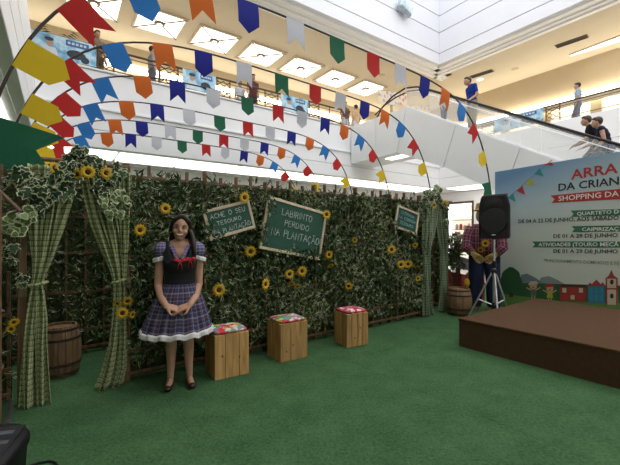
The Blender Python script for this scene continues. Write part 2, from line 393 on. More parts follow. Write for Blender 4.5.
for px, py, lab in ((480, 79, 'round downlight just under the small vent by the blue-shirted man'), (503, 91, 'round downlight right of the man in blue, nearest the cove'), (564, 72, 'round downlight above the man in light blue')):
    c = ceil_at(px, py); r = thing('downlight', lab, 'ceiling light', c, group='downlights in the right wing ceiling')
    MB().lathe([(.19, -.03), (.22, 0)], 20, c).build('rim', WHITE, r); MB().lathe([(.15, -.045), (.16, -.02)], 20, c).build('lamp', LAMP, r)
for px, py, lab in ((382, 75, 'small round ceiling speaker near the white flag'), (515, 69, 'small round ceiling speaker in the right wing')):
    c = ceil_at(px, py); tag(MB().lathe([(.11, -.03), (.16, -.02), (.18, 0)], 18, c).build('ceiling_speaker', TAN, origin=c), lab, 'speaker', 'ceiling speakers')

# railings with lattice panels
def railing(name, label, fn, L, posts, lattices):
    r = thing(name, label, 'railing', fn(0, ZP))
    H = 6.64
    MB().tube([fn(0, H), fn(L, H)], .035, 8).build('handrail', BROWNM, r)
    MB().tube([fn(0, H-.12), fn(L, H-.12)], .012, 6).build('upper_rail', BROWNM, r)
    MB().tube([fn(0, ZP+.13), fn(L, ZP+.13)], .014, 6).build('lower_rail', BROWNM, r)
    for x in posts: MB().tube([fn(x, ZP+.04), fn(x, H)], .022, 6).build('post', BROWNM, r)
    for x0, x1 in lattices:
        z0, z1 = ZP+.15, H-.06; m = MB(); n = max(2, round((x1-x0)/.22)); w = (x1-x0)/n; rows = 3; hh = (z1-z0)/rows
        for i in range(n):
            for j in range(rows):
                m.tube([fn(x0+i*w, z0+j*hh), fn(x0+(i+1)*w, z0+(j+1)*hh)], .014, 4); m.tube([fn(x0+(i+1)*w, z0+j*hh), fn(x0+i*w, z0+(j+1)*hh)], .014, 4)
        m.build('lattice_panel', BROWNM, r)
    return r
def pxa(px): rr = (px-CX)/F; y = (B1+.1)/(rr*NM.x+NM.y); return y*(rr*UM.x+UM.y)         # a on the front parapet
def pxb(px): rr = (px-CX)/F; y = (A1+.1)/(rr*UM.x+UM.y); return y*(rr*NM.x+NM.y)         # b on the right parapet
ffn = lambda x, z: M(A0+x, B1+.1, z)
lat = [(pxa(a)-A0, pxa(b)-A0) for a, b in ((98, 114), (160, 178), (217, 230), (265, 278), (308, 319))]
railing('balcony_railing', 'bronze railing with lattice panels on the front gallery', ffn, 10.7, sorted({round(x, 2) for p in lat for x in p} | {0.05, 3.0, 6.3, 8.6, 9.6, 10.2, 10.65}), lat)
rfn = lambda x, z: M(A1+.1, B0+1+x, z)
lat2 = [(pxb(b)-B0-1, pxb(a)-B0-1) for a, b in ((482, 494), (546, 560))]
railing('balcony_railing', 'bronze railing with lattice panels along the right wing', rfn, 18.5, sorted({round(x, 2) for p in lat2 for x in p} | {1.0, 4.5, 8.0, 10.5, 18.4}), lat2)
# advertising banners on the railings
def banner_mat():
    m, nt, b = newmat('banner_print')
    uv = nd(nt, 'ShaderNodeUVMap'); no = nd(nt, 'ShaderNodeTexNoise'); no.inputs['Scale'].default_value = 3.2; no.inputs['Detail'].default_value = 3
    lk(nt, uv.outputs[0], no.inputs['Vector'])
    r = ramp(nt, [(0.3, (0.05, 0.16, 0.32)), (0.45, (0.22, 0.48, 0.68)), (0.56, (0.55, 0.75, 0.85)), (0.7, (0.35, 0.60, 0.75))]); lk(nt, no.outputs['Fac'], r.inputs[0])
    lk(nt, r.outputs[0], b.inputs['Base Color']); b.inputs['Roughness'].default_value = 0.4
    return m
BANN = banner_mat(); INK = mat('print_dark', (0.03, 0.04, 0.06), 0.5, var=.2); PSKIN = mat('print_skin', (0.45, 0.30, 0.22), .5, var=.1); PBLUE = mat('print_blue', (0.05, 0.13, 0.35), .5, var=.1); PWHITE = mat('print_white', (0.62, 0.7, 0.75), .5, var=.1)
def banner(px0, px1, lab, right_side=False):
    if right_side:
        b0, b1 = pxb(px0), pxb(px1); o = M(A1+.04, b0, ZP+.1); X = -NM; L = b0-b1
    else:
        a0, a1 = pxa(px0), pxa(px1); o = M(a0, B1+.04, ZP+.1); X = UM; L = a1-a0
    nrm = X.cross(ZV); mt = Matrix((X, ZV, nrm)).transposed().to_4x4(); mt.translation = o
    H = .60; r = thing('advert_banner', lab, 'banner', o, group='blue advertising banners hung on the gallery railings')
    MB().prism([(0, 0), (L, 0), (L, H), (0, H)], mt, .02).build('sheet', BANN, r)
    def flat(nm, poly, m_, z=.022): MB().prism(poly, mt @ Matrix.Translation((0, 0, z)), .003).build(nm, m_, r)
    cx = L*.28; el = lambda cx, cy, rx, ry, n=14: [(cx+rx*math.cos(2*math.pi*i/n), cy+ry*math.sin(2*math.pi*i/n)) for i in range(n)]
    flat('printed_shirt', [(cx-.2, 0.02), (cx+.2, 0.02), (cx+.13, .26), (cx-.12, .27)], PWHITE)
    flat('printed_face', el(cx, .37, .075, .1), PSKIN, .026); flat('printed_hat', el(cx-.01, .46, .1, .05), INK, .03)
    flat('printed_motorbike', el(L*.68, .2, min(.28, L*.15), .12), INK); flat('printed_wheel', el(L*.68+min(.26, L*.14), .1, .1, .09), INK, .026)
    flat('printed_title', [(L*.52, .40), (L*.88, .40), (L*.88, .55), (L*.52, .55)], PBLUE)
    for k in range(5): flat('printed_letter', [(L*(.55+.062*k), .45), (L*(.55+.062*k)+L*.042, .45), (L*(.55+.062*k)+L*.042, .51), (L*(.55+.062*k), .51)], PWHITE, .026)
banner(30, 96, 'widest blue advertising banner at the far left of the gallery railing')
banner(182, 215, 'blue advertising banner between lattice panels, second from the left')
banner(280, 307, 'blue advertising banner third from the left near the escalator head')
banner(495, 544, 'blue advertising banner on the right wing railing above the escalator', True)

# escalator
EA0, EA1 = 10.2, 11.5
def zu(b): return 5.41+.575*(b-7.556) if b < 8.5 else 5.95
def zl(b): return max(3.47+.56*(b-6.8), 0.0) if b < 8.45 else 4.40
esc = thing('escalator', 'white-sided escalator with black handrails rising to the gallery', 'escalator', M(10.85, 8.5, 0))
SB = [11.45, 10.0, 8.5, 6.55, 4.65, 2.75, .85, -1.0]
for b1, b0 in zip(SB[:-1], SB[1:]):
    for aa in (EA0, EA1):
        sl = .0 if b1 > 8.6 else .35
        def bb(b, z, top): return b
        t1, t0 = zu(b1), zu(b0); l1, l0 = zl(b1), zl(b0)
        if t0 < .1: continue
        d1 = .45 if b1 < 8.6 else 0; d0 = .45 if b0 < 8.6 else 0                     # joints lean along the rake
        P = [(b1+d1, zl(b1+d1)), (b0+d0, zl(b0+d0)), (b0, t0), (b1, t1)]
        w = .06
        m = MB(); g = .012
        (q0, z0), (q1, z1), (q2, z2), (q3, z3) = P
        m.hexa([M(aa-w, q0-g, z0), M(aa-w, q1+g, z1), M(aa+w, q1+g, z1), M(aa+w, q0-g, z0), M(aa-w, q3-g, z3), M(aa-w, q2+g, z2), M(aa+w, q2+g, z2), M(aa+w, q3-g, z3)])
        m.build('side_panel', WHITE2, esc, recalc=True)
m = MB()
for b1, b0 in zip(SB[:-1], SB[1:]):
    if zu(b0) < .1: continue
    m.hexa([M(EA0+.06, b1, zl(b1)), M(EA0+.06, b0, zl(b0)), M(EA1-.06, b0, zl(b0)), M(EA1-.06, b1, zl(b1)), M(EA0+.06, b1, zl(b1)+.1), M(EA0+.06, b0, zl(b0)+.1), M(EA1-.06, b0, zl(b0)+.1), M(EA1-.06, b1, zl(b1)+.1)])
m.build('underside', WHITE, esc, recalc=True)
MB().span(M, EA0, EA1, 8.5, 11.5, 5.2, ZL2).build('landing', ALU, esc)
STEP = mat('step_metal', (.25, .25, .26), .4, metal=.7, var=.1)
for i in range(24):
    b = 8.5-i*.36; z = ZL2+.05-(i+.2)*.207
    if z < .1: break
    MB().span(M, EA0+.1, EA1-.1, b-.4, b, z-.2, z).build('step', STEP, esc)
for aa, pts in ((EA0, [(10.0, 5.98), (9.7, 6.3), (9.2, 6.55), (8.6, 6.66), (8.1, 6.54), (7.6, 6.28)]), (EA1, [(11.4, 6.70), (10.8, 6.97), (10.2, 7.11), (9.5, 7.14), (8.8, 6.98), (8.2, 6.66), (7.6, 6.30)])):
    pl = [M(aa, b, z) for b, z in pts] + [M(aa, b, zu(b)+.85) for b in (7.0, 5.0, 3.0, 1.0)]
    MB().tube(pl, .032, 8).build('handrail', BLACKM, esc, smooth=True)
    MB().tube([p_-ZV*.16 for p_ in pl[3:]], .012, 6).build('trim_rail', ALU, esc)
    for b1, b0 in ((8.5, 6.6), (6.58, 4.7), (4.68, 2.8), (2.78, .9)):
        MB().hexa([M(aa-.008, b1, zu(b1)), M(aa-.008, b0, zu(b0)), M(aa+.008, b0, zu(b0)), M(aa+.008, b1, zu(b1)), M(aa-.008, b1, zu(b1)+.8), M(aa-.008, b0, zu(b0)+.8), M(aa+.008, b0, zu(b0)+.8), M(aa+.008, b1, zu(b1)+.8)]).build('glass_panel', GLASS, esc, recalc=True)
    MB().tube([M(aa, 8.5, zu(8.5)+.02), M(aa, .9, zu(.9)+.02)], .016, 6).build('edge_strip', WHITE2, esc)
MB().span(M, EA0+.35, EA0+.75, 8.7, 9.9, 4.37, 4.40).build('under_light', COVE, esc)
# shop sign with round printed motifs beyond the escalator head
def dots_mat():
    m, nt, b = newmat('flower_dots'); uv = nd(nt, 'ShaderNodeUVMap'); vo = nd(nt, 'ShaderNodeTexVoronoi'); vo.inputs['Scale'].default_value = 5.0
    lk(nt, uv.outputs[0], vo.inputs['Vector'])
    r = ramp(nt, [(0, (.55, .25, .32)), (.25, (.35, .4, .6)), (.5, (.75, .7, .65)), (.75, (.6, .35, .4))], 'CONSTANT'); sp = nd(nt, 'ShaderNodeSeparateXYZ'); lk(nt, vo.outputs['Color'], sp.inputs[0]); lk(nt, sp.outputs[0], r.inputs[0])
    f = mth(nt, 'LESS_THAN', vo.outputs['Distance'], .42); lk(nt, mixc(nt, f, (.75, .66, .48), r.outputs[0]), b.inputs['Base Color'])
    return m
DOTS = dots_mat()
for b0, a0, a1, z0, z1, lab in ((12.6, 12.9, 15.0, 7.85, 8.5, 'larger shop sign of pink and blue printed flowers behind the escalator head'), (12.9, 15.7, 17.4, 7.9, 8.4, 'smaller flower-printed shop sign right of the escalator head')):
    r = thing('shop_sign', lab, 'sign', M(a0, b0, z0)); mt = Matrix((UM, ZV, UM.cross(ZV))).transposed().to_4x4(); mt.translation = M(a0, b0, z0)
    MB().prism([(0, 0), (a1-a0, .3), (a1-a0, z1-z0+.3), (0, z1-z0)], mt, .05).build('sign_face', DOTS, r)
    MB().tube([M(a0, b0, z1), M(a1, b0, z1+.3)], .04, 6).build('sign_edge', TAN, r)
    MB().span(M, (a0+a1)/2-.05, (a0+a1)/2+.05, b0, b0+.1, ZL2, z0+.3).build('sign_post', TAN, r)
# floodlight on the fascia
c = on_plane(405, 8, M(0, B1-.25, 0), NM)
r = thing('floodlight', 'grey glass floodlight fixed to the white upper fascia', 'lamp', c)
ax = (UM*.8-ZV*.3).normalized(); ay = NM; az = ax.cross(ay)
MB().box(c, (.85, .3, .5), (ax, ay, az)).build('housing', mat('flood_grey', (.42, .5, .55), .2, metal=.3, var=.25, scale=5), r, bevel=.1, seg=3)
MB().box(c-ay*.16, (.7, .03, .36), (ax, ay, az)).build('lens', mat('flood_glass', (.55, .68, .75), .05, var=.3, scale=6), r, bevel=.01)
MB().tube([c+ay*.1, c+ay*.27-ZV*.1], .05, 8).build('bracket', ALU, r)
MB().lathe([(.12, -.02), (.12, .02)], 12, c+ay*.24-ZV*.1).build('mounting_plate', ALU, r)
# potted palm on the left gallery corner
pc = M(A0+.45, B1+.75, ZL2)
r = thing('potted_palm', 'dark potted palm behind the railing at the far left corner', 'plant', pc)
MB().lathe([(.16, 0), (.24, .45), (.26, .5), (.22, .5), (.2, .42)], 20, pc).build('pot', BROWNM, r)
PALM = mat('palm_green', (.06, .09, .035), .5, var=.3)
for k in range(16):
    an = k*2.4; L = .75+.3*random.random(); pts = []; 
    for i in range(7):
        s_ = i/6; pts.append(pc+Vector((math.cos(an)*L*.55*s_**1.3, math.sin(an)*L*.55*s_**1.3, .45+L*1.5*s_-.55*s_*s_*L)))
    m = MB().tube(pts, [.012*(1-.8*i/6) for i in range(7)], 4)
    for i in range(1, 7):
        for sd in (-1, 1):
            for q in (.0, .5):
                p0 = pts[i]*(1-q)+pts[i-1]*q; sid = Vector((-math.sin(an), math.cos(an), 0))*sd
                tip = p0+sid*.15+Vector((0, 0, -.12))+(pts[i]-pts[i-1])*.8
                m.add([p0, p0+(pts[i]-pts[i-1])*.25, tip], [(0, 1, 2)])
    m.build('frond', PALM, r)
# ------------------------------------------------------------------ maze hedge
LEAF = leafmat('hedge_leaf', [(0.0, (.010, .024, .007)), (.4, (.030, .060, .015)), (.75, (.070, .118, .030)), (1.0, (.20, .27, .05))], (.56, .57, .44), .27, .58)
NETG = mat('green_backing_net', (.060, .075, .028), .9, var=.35, scale=5)
def leaves_mesh(name, n, fn, L=(.06, .115), wd=.25, depth=(-.13, .03), rect=(0, 1, 0, 1), nrm=None, seed=1):
    r = np.random.default_rng(seed); t0, t1, z0, z1 = rect
    t = r.uniform(t0, t1, n); z = r.uniform(z0, z1, n); d = r.uniform(*depth, n)
    P = np.array([fn(a, b, c) for a, b, c in zip(t, d, z)])
    ln = r.uniform(*L, n); az = r.uniform(0, 2*np.pi, n); el = r.uniform(-.5, .7, n)
    A = np.array(fn(1, 0, 0))-np.array(fn(0, 0, 0)); D = np.array(fn(0, 1, 0))-np.array(fn(0, 0, 0)); Zx = np.array([0, 0, 1.0])
    dr = np.cos(az)[:, None]*A + np.sin(az)[:, None]*Zx - D*el[:, None]; dr /= np.linalg.norm(dr, axis=1)[:, None]
    nn = -D + .7*r.normal(size=(n, 3)); sd = np.cross(dr, nn); sd /= np.linalg.norm(sd, axis=1)[:, None]; nn = np.cross(sd, dr)
    w = (ln*wd*r.uniform(.7, 1.2, n)*.5)[:, None]; l = ln[:, None]
    mid = P+dr*l*.45+nn*l*.05
    V = np.stack([P, mid-sd*w, mid-nn*l*.06, mid+sd*w, P+dr*l], 1).reshape(-1, 3)
    k = np.arange(n)[:, None]*5
    Fq = np.concatenate([np.concatenate([k, k+1, k+2], 1), np.concatenate([k, k+2, k+3], 1), np.concatenate([k+1, k+4, k+2], 1), np.concatenate([k+2, k+4, k+3], 1)], 0)
    patch = .5+.28*np.sin(t*2.3+seed)*np.sin(z*3.1+.7)+.22*np.sin(t*5.7+z*4.1)
    rv = np.clip(.55*r.uniform(0, 1, n)+.45*patch+.02, 0, 1); rv[r.uniform(size=n) < .05] = 1.0
    uv = np.stack([np.stack([np.full(n, .5), rv], 1), np.stack([np.zeros(n), rv], 1), np.stack([np.full(n, .5), rv], 1), np.stack([np.ones(n), rv], 1), np.stack([np.full(n, .78), rv], 1)], 1).reshape(-1, 2)
    m = MB(); m.v = V.tolist(); m.f = Fq.tolist(); m.uv = uv.tolist(); return m
def hedge(name, label, fn, t0, t1, z1, nleaf, step=.19, tips=True, seed=1, rails=(.08, .29, .74, 1.2, 1.62, 1.98)):
    rails = [q for q in rails if q < z1]
    r = thing(name, label, 'hedge', fn((t0+t1)/2, 0, 0))
    MB().hexa([fn(t0, .035, .01), fn(t1, .035, .01), fn(t1, .05, .01), fn(t0, .05, .01), fn(t0, .035, z1-.1), fn(t1, .035, z1-.1), fn(t1, .05, z1-.1), fn(t0, .05, z1-.1)]).build('backing_net', NETG, r)
    n = int((t1-t0)/step)
    for i in range(n+1):
        t = t0+.02+i*(t1-t0-.04)/n; zt = z1+(.03*math.sin(i*2.1) if tips else -.05); fat = i % 4 == 0
        MB().hexa([fn(t+x, d, z) for z in (0, zt) for x, d in ((-.012, -.02 if not fat else -.05), (.012, -.02 if not fat else -.05), (.012, .02), (-.012, .02))]).build('upright', RAILW, r)
    for i, z in enumerate(rails):
        k0 = t0; dd = -.035 if z > .4 else -.075
        MB().hexa([fn(t, d, zz) for zz in (z-.013, z+.013) for t, d in ((t0, dd), (t1, dd), (t1, dd+.02), (t0, dd+.02))]).build('rail', RAILW, r)
    lv = leaves_mesh('f', nleaf, fn, rect=(t0, t1, .16, z1-.12), seed=seed).build('foliage', LEAF, r); lv['kind'] = 'stuff'
    l2 = leaves_mesh('f', nleaf//70, fn, rect=(t0, t1, z1-.14, z1-.03), seed=seed+50).build('top_sprigs', LEAF, r); l2['kind'] = 'stuff'
    return r
ZH = 2.08
hedge('hedge_fence', 'long leafy trellis fence behind the girl and the wooden stools', lambda t, d, z: W(t, d, z), .0, 4.78, ZH, 17500, seed=3)
hedge('hedge_fence', 'dark leafy trellis inside the left curtained entrance', lambda t, d, z: W(t, d+1.22, z), -1.6, 1.9, ZH+.14, 6000, seed=9, tips=False)
hedge('hedge_fence', 'leafy trellis inside the right curtained entrance', lambda t, d, z: W(t, d+.85, z), 4.0, 5.16, ZH+.02, 2600, seed=14, tips=False)
hedge('hedge_fence', 'leafy trellis side wall beyond the right entrance', lambda t, d, z: W(5.52+d, -t, z), -2.6, -.12, ZH-.1, 2500, seed=17, tips=False)
hedge('hedge_fence', 'dark leafy trellis left of the left curtained entrance', lambda t, d, z: W(t, d+.1, z), -2.2, -.86, 1.15, 1500, seed=21, tips=False)

# ------------------------------------------------------------------ arches of flags
FCOL = {'green': (.016, .11, .055), 'yellow': (.66, .46, .02), 'red': (.44, .022, .02), 'light blue': (.028, .17, .47), 'orange': (.58, .13, .02), 'navy': (.016, .022, .22), 'white': (.52, .53, .57)}
FMAT = {k: mat('flag_'+k.replace(' ', '_'), v, .7, var=.05, scale=4, spec=.15) for k, v in FCOL.items()}
seq = ['green', 'yellow', 'red', 'light blue', 'orange', 'navy', 'white', 'green', 'red', 'white', 'navy', 'orange', 'light blue', 'red', 'yellow', 'green']
SL = [2.16, 2.92, 3.56, 4.24, 4.89, 5.48, 6.15, 6.86, 7.59, 8.22, 8.88, 9.50, 10.10, 10.71, 11.36, 12.03]
KINDS_ = ['SPSPSPSPPSPSPSPS', 'SPSPSPSSPSPSPSPS', 'PSPSPSPPSPSPSPSP'.replace('PSPSPS', 'SPPSPS', 1), 'SPPSPSPPSPSPSPSP', 'SPSPSPSPSPSPSPSP', 'SPSSPSPPSPSPSPSP']
ARCHD = [-.056, 1.39, 2.685, 4.10, 5.545, 6.89]
ss = np.linspace(0, np.pi, 4000); cc = np.cos(ss)
AT = 2.99-4.143*np.sign(cc)*np.abs(cc)**.42; AZ = .04+4.12*np.sin(ss)**.68; AZ = np.maximum(AZ, 0)
AL = np.concatenate([[0], np.cumsum(np.hypot(np.diff(AT), np.diff(AZ)))])
def arch_pt(l): return float(np.interp(l, AL, AT)), float(np.interp(l, AL, AZ))
POLE = mat('dark_hoop', (.045, .032, .025), .5, var=.2)
ARCHN = ['nearest', 'second', 'third', 'fourth', 'fifth', 'farthest']
flagmesh = {}
def flag_mesh(kind, w, h):
    key = (kind,)
    if key not in flagmesh:
        pts = [(-w/2, 0), (w/2, 0), (w/2, -h*.72), (0, -h), (-w/2, -h*.72)] if kind == 'P' else [(-w/2, 0), (w/2, 0), (w/2, -h), (0, -h*.66), (-w/2, -h)]
        flagmesh[key] = pts
    return flagmesh[key]
for k, dk in enumerate(ARCHD):
    rt = thing('flag_arch', 'tall dark hoop with coloured paper flags, %s of the six from the camera' % ARCHN[k], 'flag arch', W(2.99, dk, 0), group='hoops of flags over the maze')
    pts = []
    for l in np.linspace(0, AL[-1], 90): t, z = arch_pt(l); pts.append(W(t, dk, z))
    MB().tube(pts, .014, 6).build('hoop', POLE, rt, smooth=True)
    for i, l in enumerate(SL):
        t, z = arch_pt(l); t2, z2 = arch_pt(l+.1); t1, z1 = arch_pt(l-.1)
        tx, tz = t2-t1, z2-z1; q = math.hypot(tx, tz); tx /= q; tz /= q
        X = U*tx + ZV*tz; Y = U*(-tz) + ZV*tx; Zn = X.cross(Y)
        j = random.uniform(-.10, .10); Yt = (Y*math.cos(j)+Zn*math.sin(j)*.6).normalized()
        w, h = (.27, .37) if (k, i) != (0, 0) else (.36, .50)
        col = seq[i]; kd = KINDS_[k][i]
        cx = W(t, dk-.017, z)
        m = MB(); poly = flag_mesh(kd, w, h); rows = []
        jz = random.uniform(-.05, .05)
        def pt(x, y): return cx + X*(x + jz*y*.4) + Yt*y + Zn*(.025*math.sin(3+y*6+i)*(-y/h))
        # strips down the flag so that it can curl a little
        ny = 6
        if kd == 'P':
            P = []
            for a in range(ny+1):
                y = -h*.72*a/ny; P.append([pt(-w/2, y), pt(0, y), pt(w/2, y)])
            m.grid(P); e = len(m.v); m.v.append(tuple(pt(0, -h))); m.uv.append((0, 0)); b_ = ny*3
            m.f += [(b_, b_+1, e), (b_+1, b_+2, e)]
        else:
            P = []
            for a in range(ny+1):
                f_ = a/ny; P.append([pt(-w/2, -h*f_), pt(0, -h*.66*f_), pt(w/2, -h*f_)])
            m.grid(P)
        o = m.build('flag', FMAT[col], rt, solid=.003)
        o['label'] = '%s %s paper flag' % (col, 'pointed' if kd == 'P' else 'swallow-tailed')

# ------------------------------------------------------------------ curtains
GING = gingham('green_gingham', (.48, .50, .27), (.20, .25, .09), (.065, .105, .03), 22.0)
GING2 = gingham('green_gingham_fine', (.24, .29, .18), (.12, .17, .085), (.055, .09, .04), 22.0)
def curtain(name, label, prof, d0, folds, clothw, amp=.035, m_=GING, pu=0.0):
    rows = []; UV = []
    zs = np.linspace(prof[0][0], prof[-1][0], 70)
    yl = [fence_tz(p[1], p[0], d0) + fence_tz(p[2], p[0], d0) for p in prof]
    tl = [q[0] for q in yl]; tr_ = [q[2] for q in yl]; zl_ = [(q[1]+q[3])/2 for q in yl]; pyy = [p[0] for p in prof]
    run = 0; prev = None
    for y in zs:
        a, b, z = np.interp(y, pyy, tl), np.interp(y, pyy, tr_), np.interp(y, pyy, zl_)
        if prev is not None: run += math.hypot(z-prev[1], (a+b)/2-prev[0])
        prev = ((a+b)/2, z)
        row = []; ur = []; n = 64
        am = amp*min(1.0, .35+(b-a)*2.2)
        for i in range(n+1):
            s_ = i/n; ph = folds*2*math.pi*s_+pu
            row.append(W(a+(b-a)*s_+.012*math.sin(ph*.5+z*3), d0+am*math.sin(ph+.6*math.sin(z*2.2))+.012*math.sin(2.3*ph+z*5), max(z, .004)+(.012*math.sin(ph) if y == zs[-1] else 0)))
            ur.append((s_*clothw, run))
        rows.append(row); UV.append(ur)
    o = MB().grid(rows, UV).build(name, m_, origin=W((tl[-1]+tr_[-1])/2, d0, 0), smooth=True, solid=.004)
    return tag(o, label, 'curtain', 'green checked curtains of the maze entrances')
def tieback(px, py, d, r, lab):
    t, z = fence_tz(px, py, d); pts = [W(t+r*math.cos(a), d+r*.7*math.sin(a), z+.012*math.cos(a)) for a in np.linspace(0, 2*math.pi, 20)]
    return tag(MB().tube(pts, .013, 8, cap=False).build('tieback', GING, origin=W(t, d, z)), lab, 'tieback', 'curtain tiebacks')
curtain('curtain', 'green checked curtain tied back at the far left of the left entrance', [(166, 28, 76), (200, 28, 71), (230, 30, 62), (257, 33, 53), (277, 33, 45), (285, 32, 43), (294, 30, 45), (320, 24, 49), (345, 21, 49), (375, 19, 50), (407, 18, 51)], -.14, 5, 1.15)
curtain('curtain', 'green checked curtain tied back on the right of the left entrance', [(170, 79, 108), (200, 85, 115), (225, 92, 120), (245, 100, 122), (270, 111, 123), (281, 114, 123), (290, 114, 124), (314, 112, 125), (345, 107, 126), (371, 100, 126), (388, 93, 123)], -.12, 4, .95, pu=1.0)
curtain('valance_cloth', 'narrow green checked cloth hanging beside the ivy right of the left entrance', [(172, 104, 130), (200, 106, 129), (240, 112, 128), (283, 116, 126)], -.085, 3, .7, pu=.4)
curtain('curtain', 'green checked curtain on the left of the right entrance', [(202, 422, 438), (225, 423, 435), (245, 423, 431), (256, 424, 430), (280, 423, 430), (300, 423, 431), (316, 423, 433)], -.12, 3, .7, .03, GING2)
curtain('curtain', 'narrow green checked curtain on the right of the right entrance', [(204, 436, 447), (235, 439, 448), (254, 442, 448), (280, 441, 448), (311, 439, 449)], -.06, 3, .6, .03, GING2, 1.2)
tieback(38, 284, -.14, .06, 'checked tieback gathering the far left curtain'); tieback(118.5, 281, -.12, .05, 'checked tieback gathering the curtain nearest the girl')
# entrance frames
for px, lab, h in ((22, 'rough wooden post at the left edge of the left entrance', 2.12), (126, 'wooden post on the right of the left entrance near the girl', 2.1)):
    t, _ = fence_tz(px, 234, -.03); r = thing('entrance_post', lab, 'post', W(t, -.03, 0))
    MB().hexa([W(t+x, -.03+y, z) for z in (0, h) for x, y in ((-.03, -.025), (.03, -.025), (.03, .025), (-.03, .025))]).build('timber', RAILW, r, bevel=.006)
    MB().hexa([W(t+x, -.06+y, z) for z in (.9, 1.0) for x, y in ((-.034, -.008), (.034, -.008), (.034, .008), (-.034, .008))]).build('binding', mat('twine', (.25, .19, .1), .9, var=.2, scale=40), r)
t, z = fence_tz(75, 166, -.05)
tag(MB().tube([W(-.92, -.05, 2.06), W(.02, -.05, 2.06)], .02, 8).build('lintel_rail', RAILW, origin=W(-.45, -.05, 2.06)), 'wooden rail over the left entrance carrying the curtains', 'rail')
tag(MB().tube([W(4.7, -.05, 2.02), W(5.5, -.05, 2.02)], .02, 8).build('lintel_rail', RAILW, origin=W(5.1, -.05, 2.02)), 'wooden rail over the right entrance carrying the curtains', 'rail')
# leaning rails and post at the far left
r = thing('rustic_stake_fence', 'dark wooden stake with leaning rail at the left edge of the picture', 'fence', (-2.30, 2.60, 0))
MB().box((-2.285, 2.60, .86), (.07, .05, 1.72)).build('stake', RAILW, r, bevel=.008)
MB().tube([(-2.40, 2.62, 1.86), (-2.20, 2.72, 1.60), W(-.93, -.05, 1.55)], .014, 8).build('leaning_rail', RAILW, r)
MB().tube([(-2.30, 2.60, .35), W(-.93, -.05, .40)], .018, 8).build('low_rail', RAILW, r)

# ------------------------------------------------------------------ ivy garlands (each leaf its own piece)
IVYD = leafmat('ivy_dark', [(0, (.010, .028, .014)), (.5, (.020, .050, .018)), (1, (.035, .075, .028))], (.50, .53, .33), .33, -1)
IVYL = leafmat('ivy_light', [(0, (.075, .13, .035)), (.5, (.12, .19, .055)), (1, (.17, .25, .075))], (.60, .64, .42), .27, -1)
def ivy_mesh(name, m_, heart=False, rv=.5):
    if heart: out = [(0, -.45), (.3, -.5), (.52, -.25), (.5, .05), (.25, .35), (0, .55), (-.25, .35), (-.5, .05), (-.52, -.25), (-.3, -.5)]
    else: out = [(0, -.35), (.22, -.5), (.5, -.32), (.3, -.1), (.55, .15), (.22, .18), (0, .62), (-.22, .18), (-.55, .15), (-.3, -.1), (-.5, -.32), (-.22, -.5)]
    m = MB(); n = len(out); inn = [(x*.72, y*.72) for x, y in out]
    vs = [(0, 0, .05)] + [(x, y, .03-.05*abs(x)) for x, y in inn] + [(x, y, -.1*abs(x)-.06*max(y, 0)) for x, y in out]
    uv = [(.5, rv)] + [(.72, rv)]*n + [(1.0, rv)]*n
    fs = [(0, 1+i, 1+(i+1) % n) for i in range(n)] + [(1+i, 1+n+i, 1+n+(i+1) % n, 1+(i+1) % n) for i in range(n)]
    m.add(vs, fs, uv); return m.mesh(name, m_)
IV = [ivy_mesh('ivy_leaf', IVYD, rv=v) for v in (.1, .5, .9)]; IVL = [ivy_mesh('ivy_leaf', IVYL, True, v) for v in (.2, .6, 1.0)]
STEM = mat('ivy_stem', (.10, .09, .04), .7, var=.2)
def garland(label, spots, base, stems, seed):
    """spots: (px, py, spread_px, count, size, light?, depth)"""
    rr = random.Random(seed); r = thing('ivy_garland', label, 'ivy', base)
    for px, py, sp, n, sz, lt, d in spots:
        for i in range(n):
            a = rr.uniform(0, 6.283); q = sp*math.sqrt(rr.random())
            dd = d+rr.uniform(-.05, .04); t, z = fence_tz(px+q*math.cos(a), py+q*math.sin(a), dd)
            me = rr.choice(IVL if lt else IV); o = link('leaf', me, r); s_ = sz*rr.uniform(.75, 1.2)
            Xa = U*math.cos(.0)+ZV*0; az = rr.gauss(math.pi, .7); 
            base_m = Matrix((U, ZV, U.cross(ZV))).transposed()          # leaf z faces the viewer side of the hedge
            R = base_m @ Matrix.Rotation(az, 3, 'Z') @ Matrix.Rotation(rr.gauss(0, .45), 3, 'X') @ Matrix.Rotation(rr.gauss(0, .4), 3, 'Y')
            mw = (R @ Matrix.Scale(s_, 3)).to_4x4(); mw.translation = W(t, dd, z) - world_loc(r)
            o.matrix_local = mw
    for pts in stems:
        P = [W(*((lambda tz: (tz[0], dd, tz[1]))(fence_tz(x, y, dd)))) for x, y, dd in pts]
        MB().tube(P, .006, 5).build('stem', STEM, r)
    return r
garland('ivy garland over the left side of the left entrance', [(42, 196, 16, 46, .10, False, -.2), (58, 186, 13, 26, .095, False, -.2), (20, 178, 9, 14, .09, False, -.16), (16, 224, 11, 44, .062, True, -.2), (30, 214, 7, 14, .062, True, -.21), (11, 255, 8, 12, .07, False, -.14), (20, 280, 7, 8, .06, False, -.14), (30, 185, 12, 22, .09, False, -.18)],
        W(-.9, -.05, 0), [[(18, 300, -.12), (20, 240, -.15), (24, 200, -.16), (45, 190, -.17), (62, 182, -.17)]], 4)
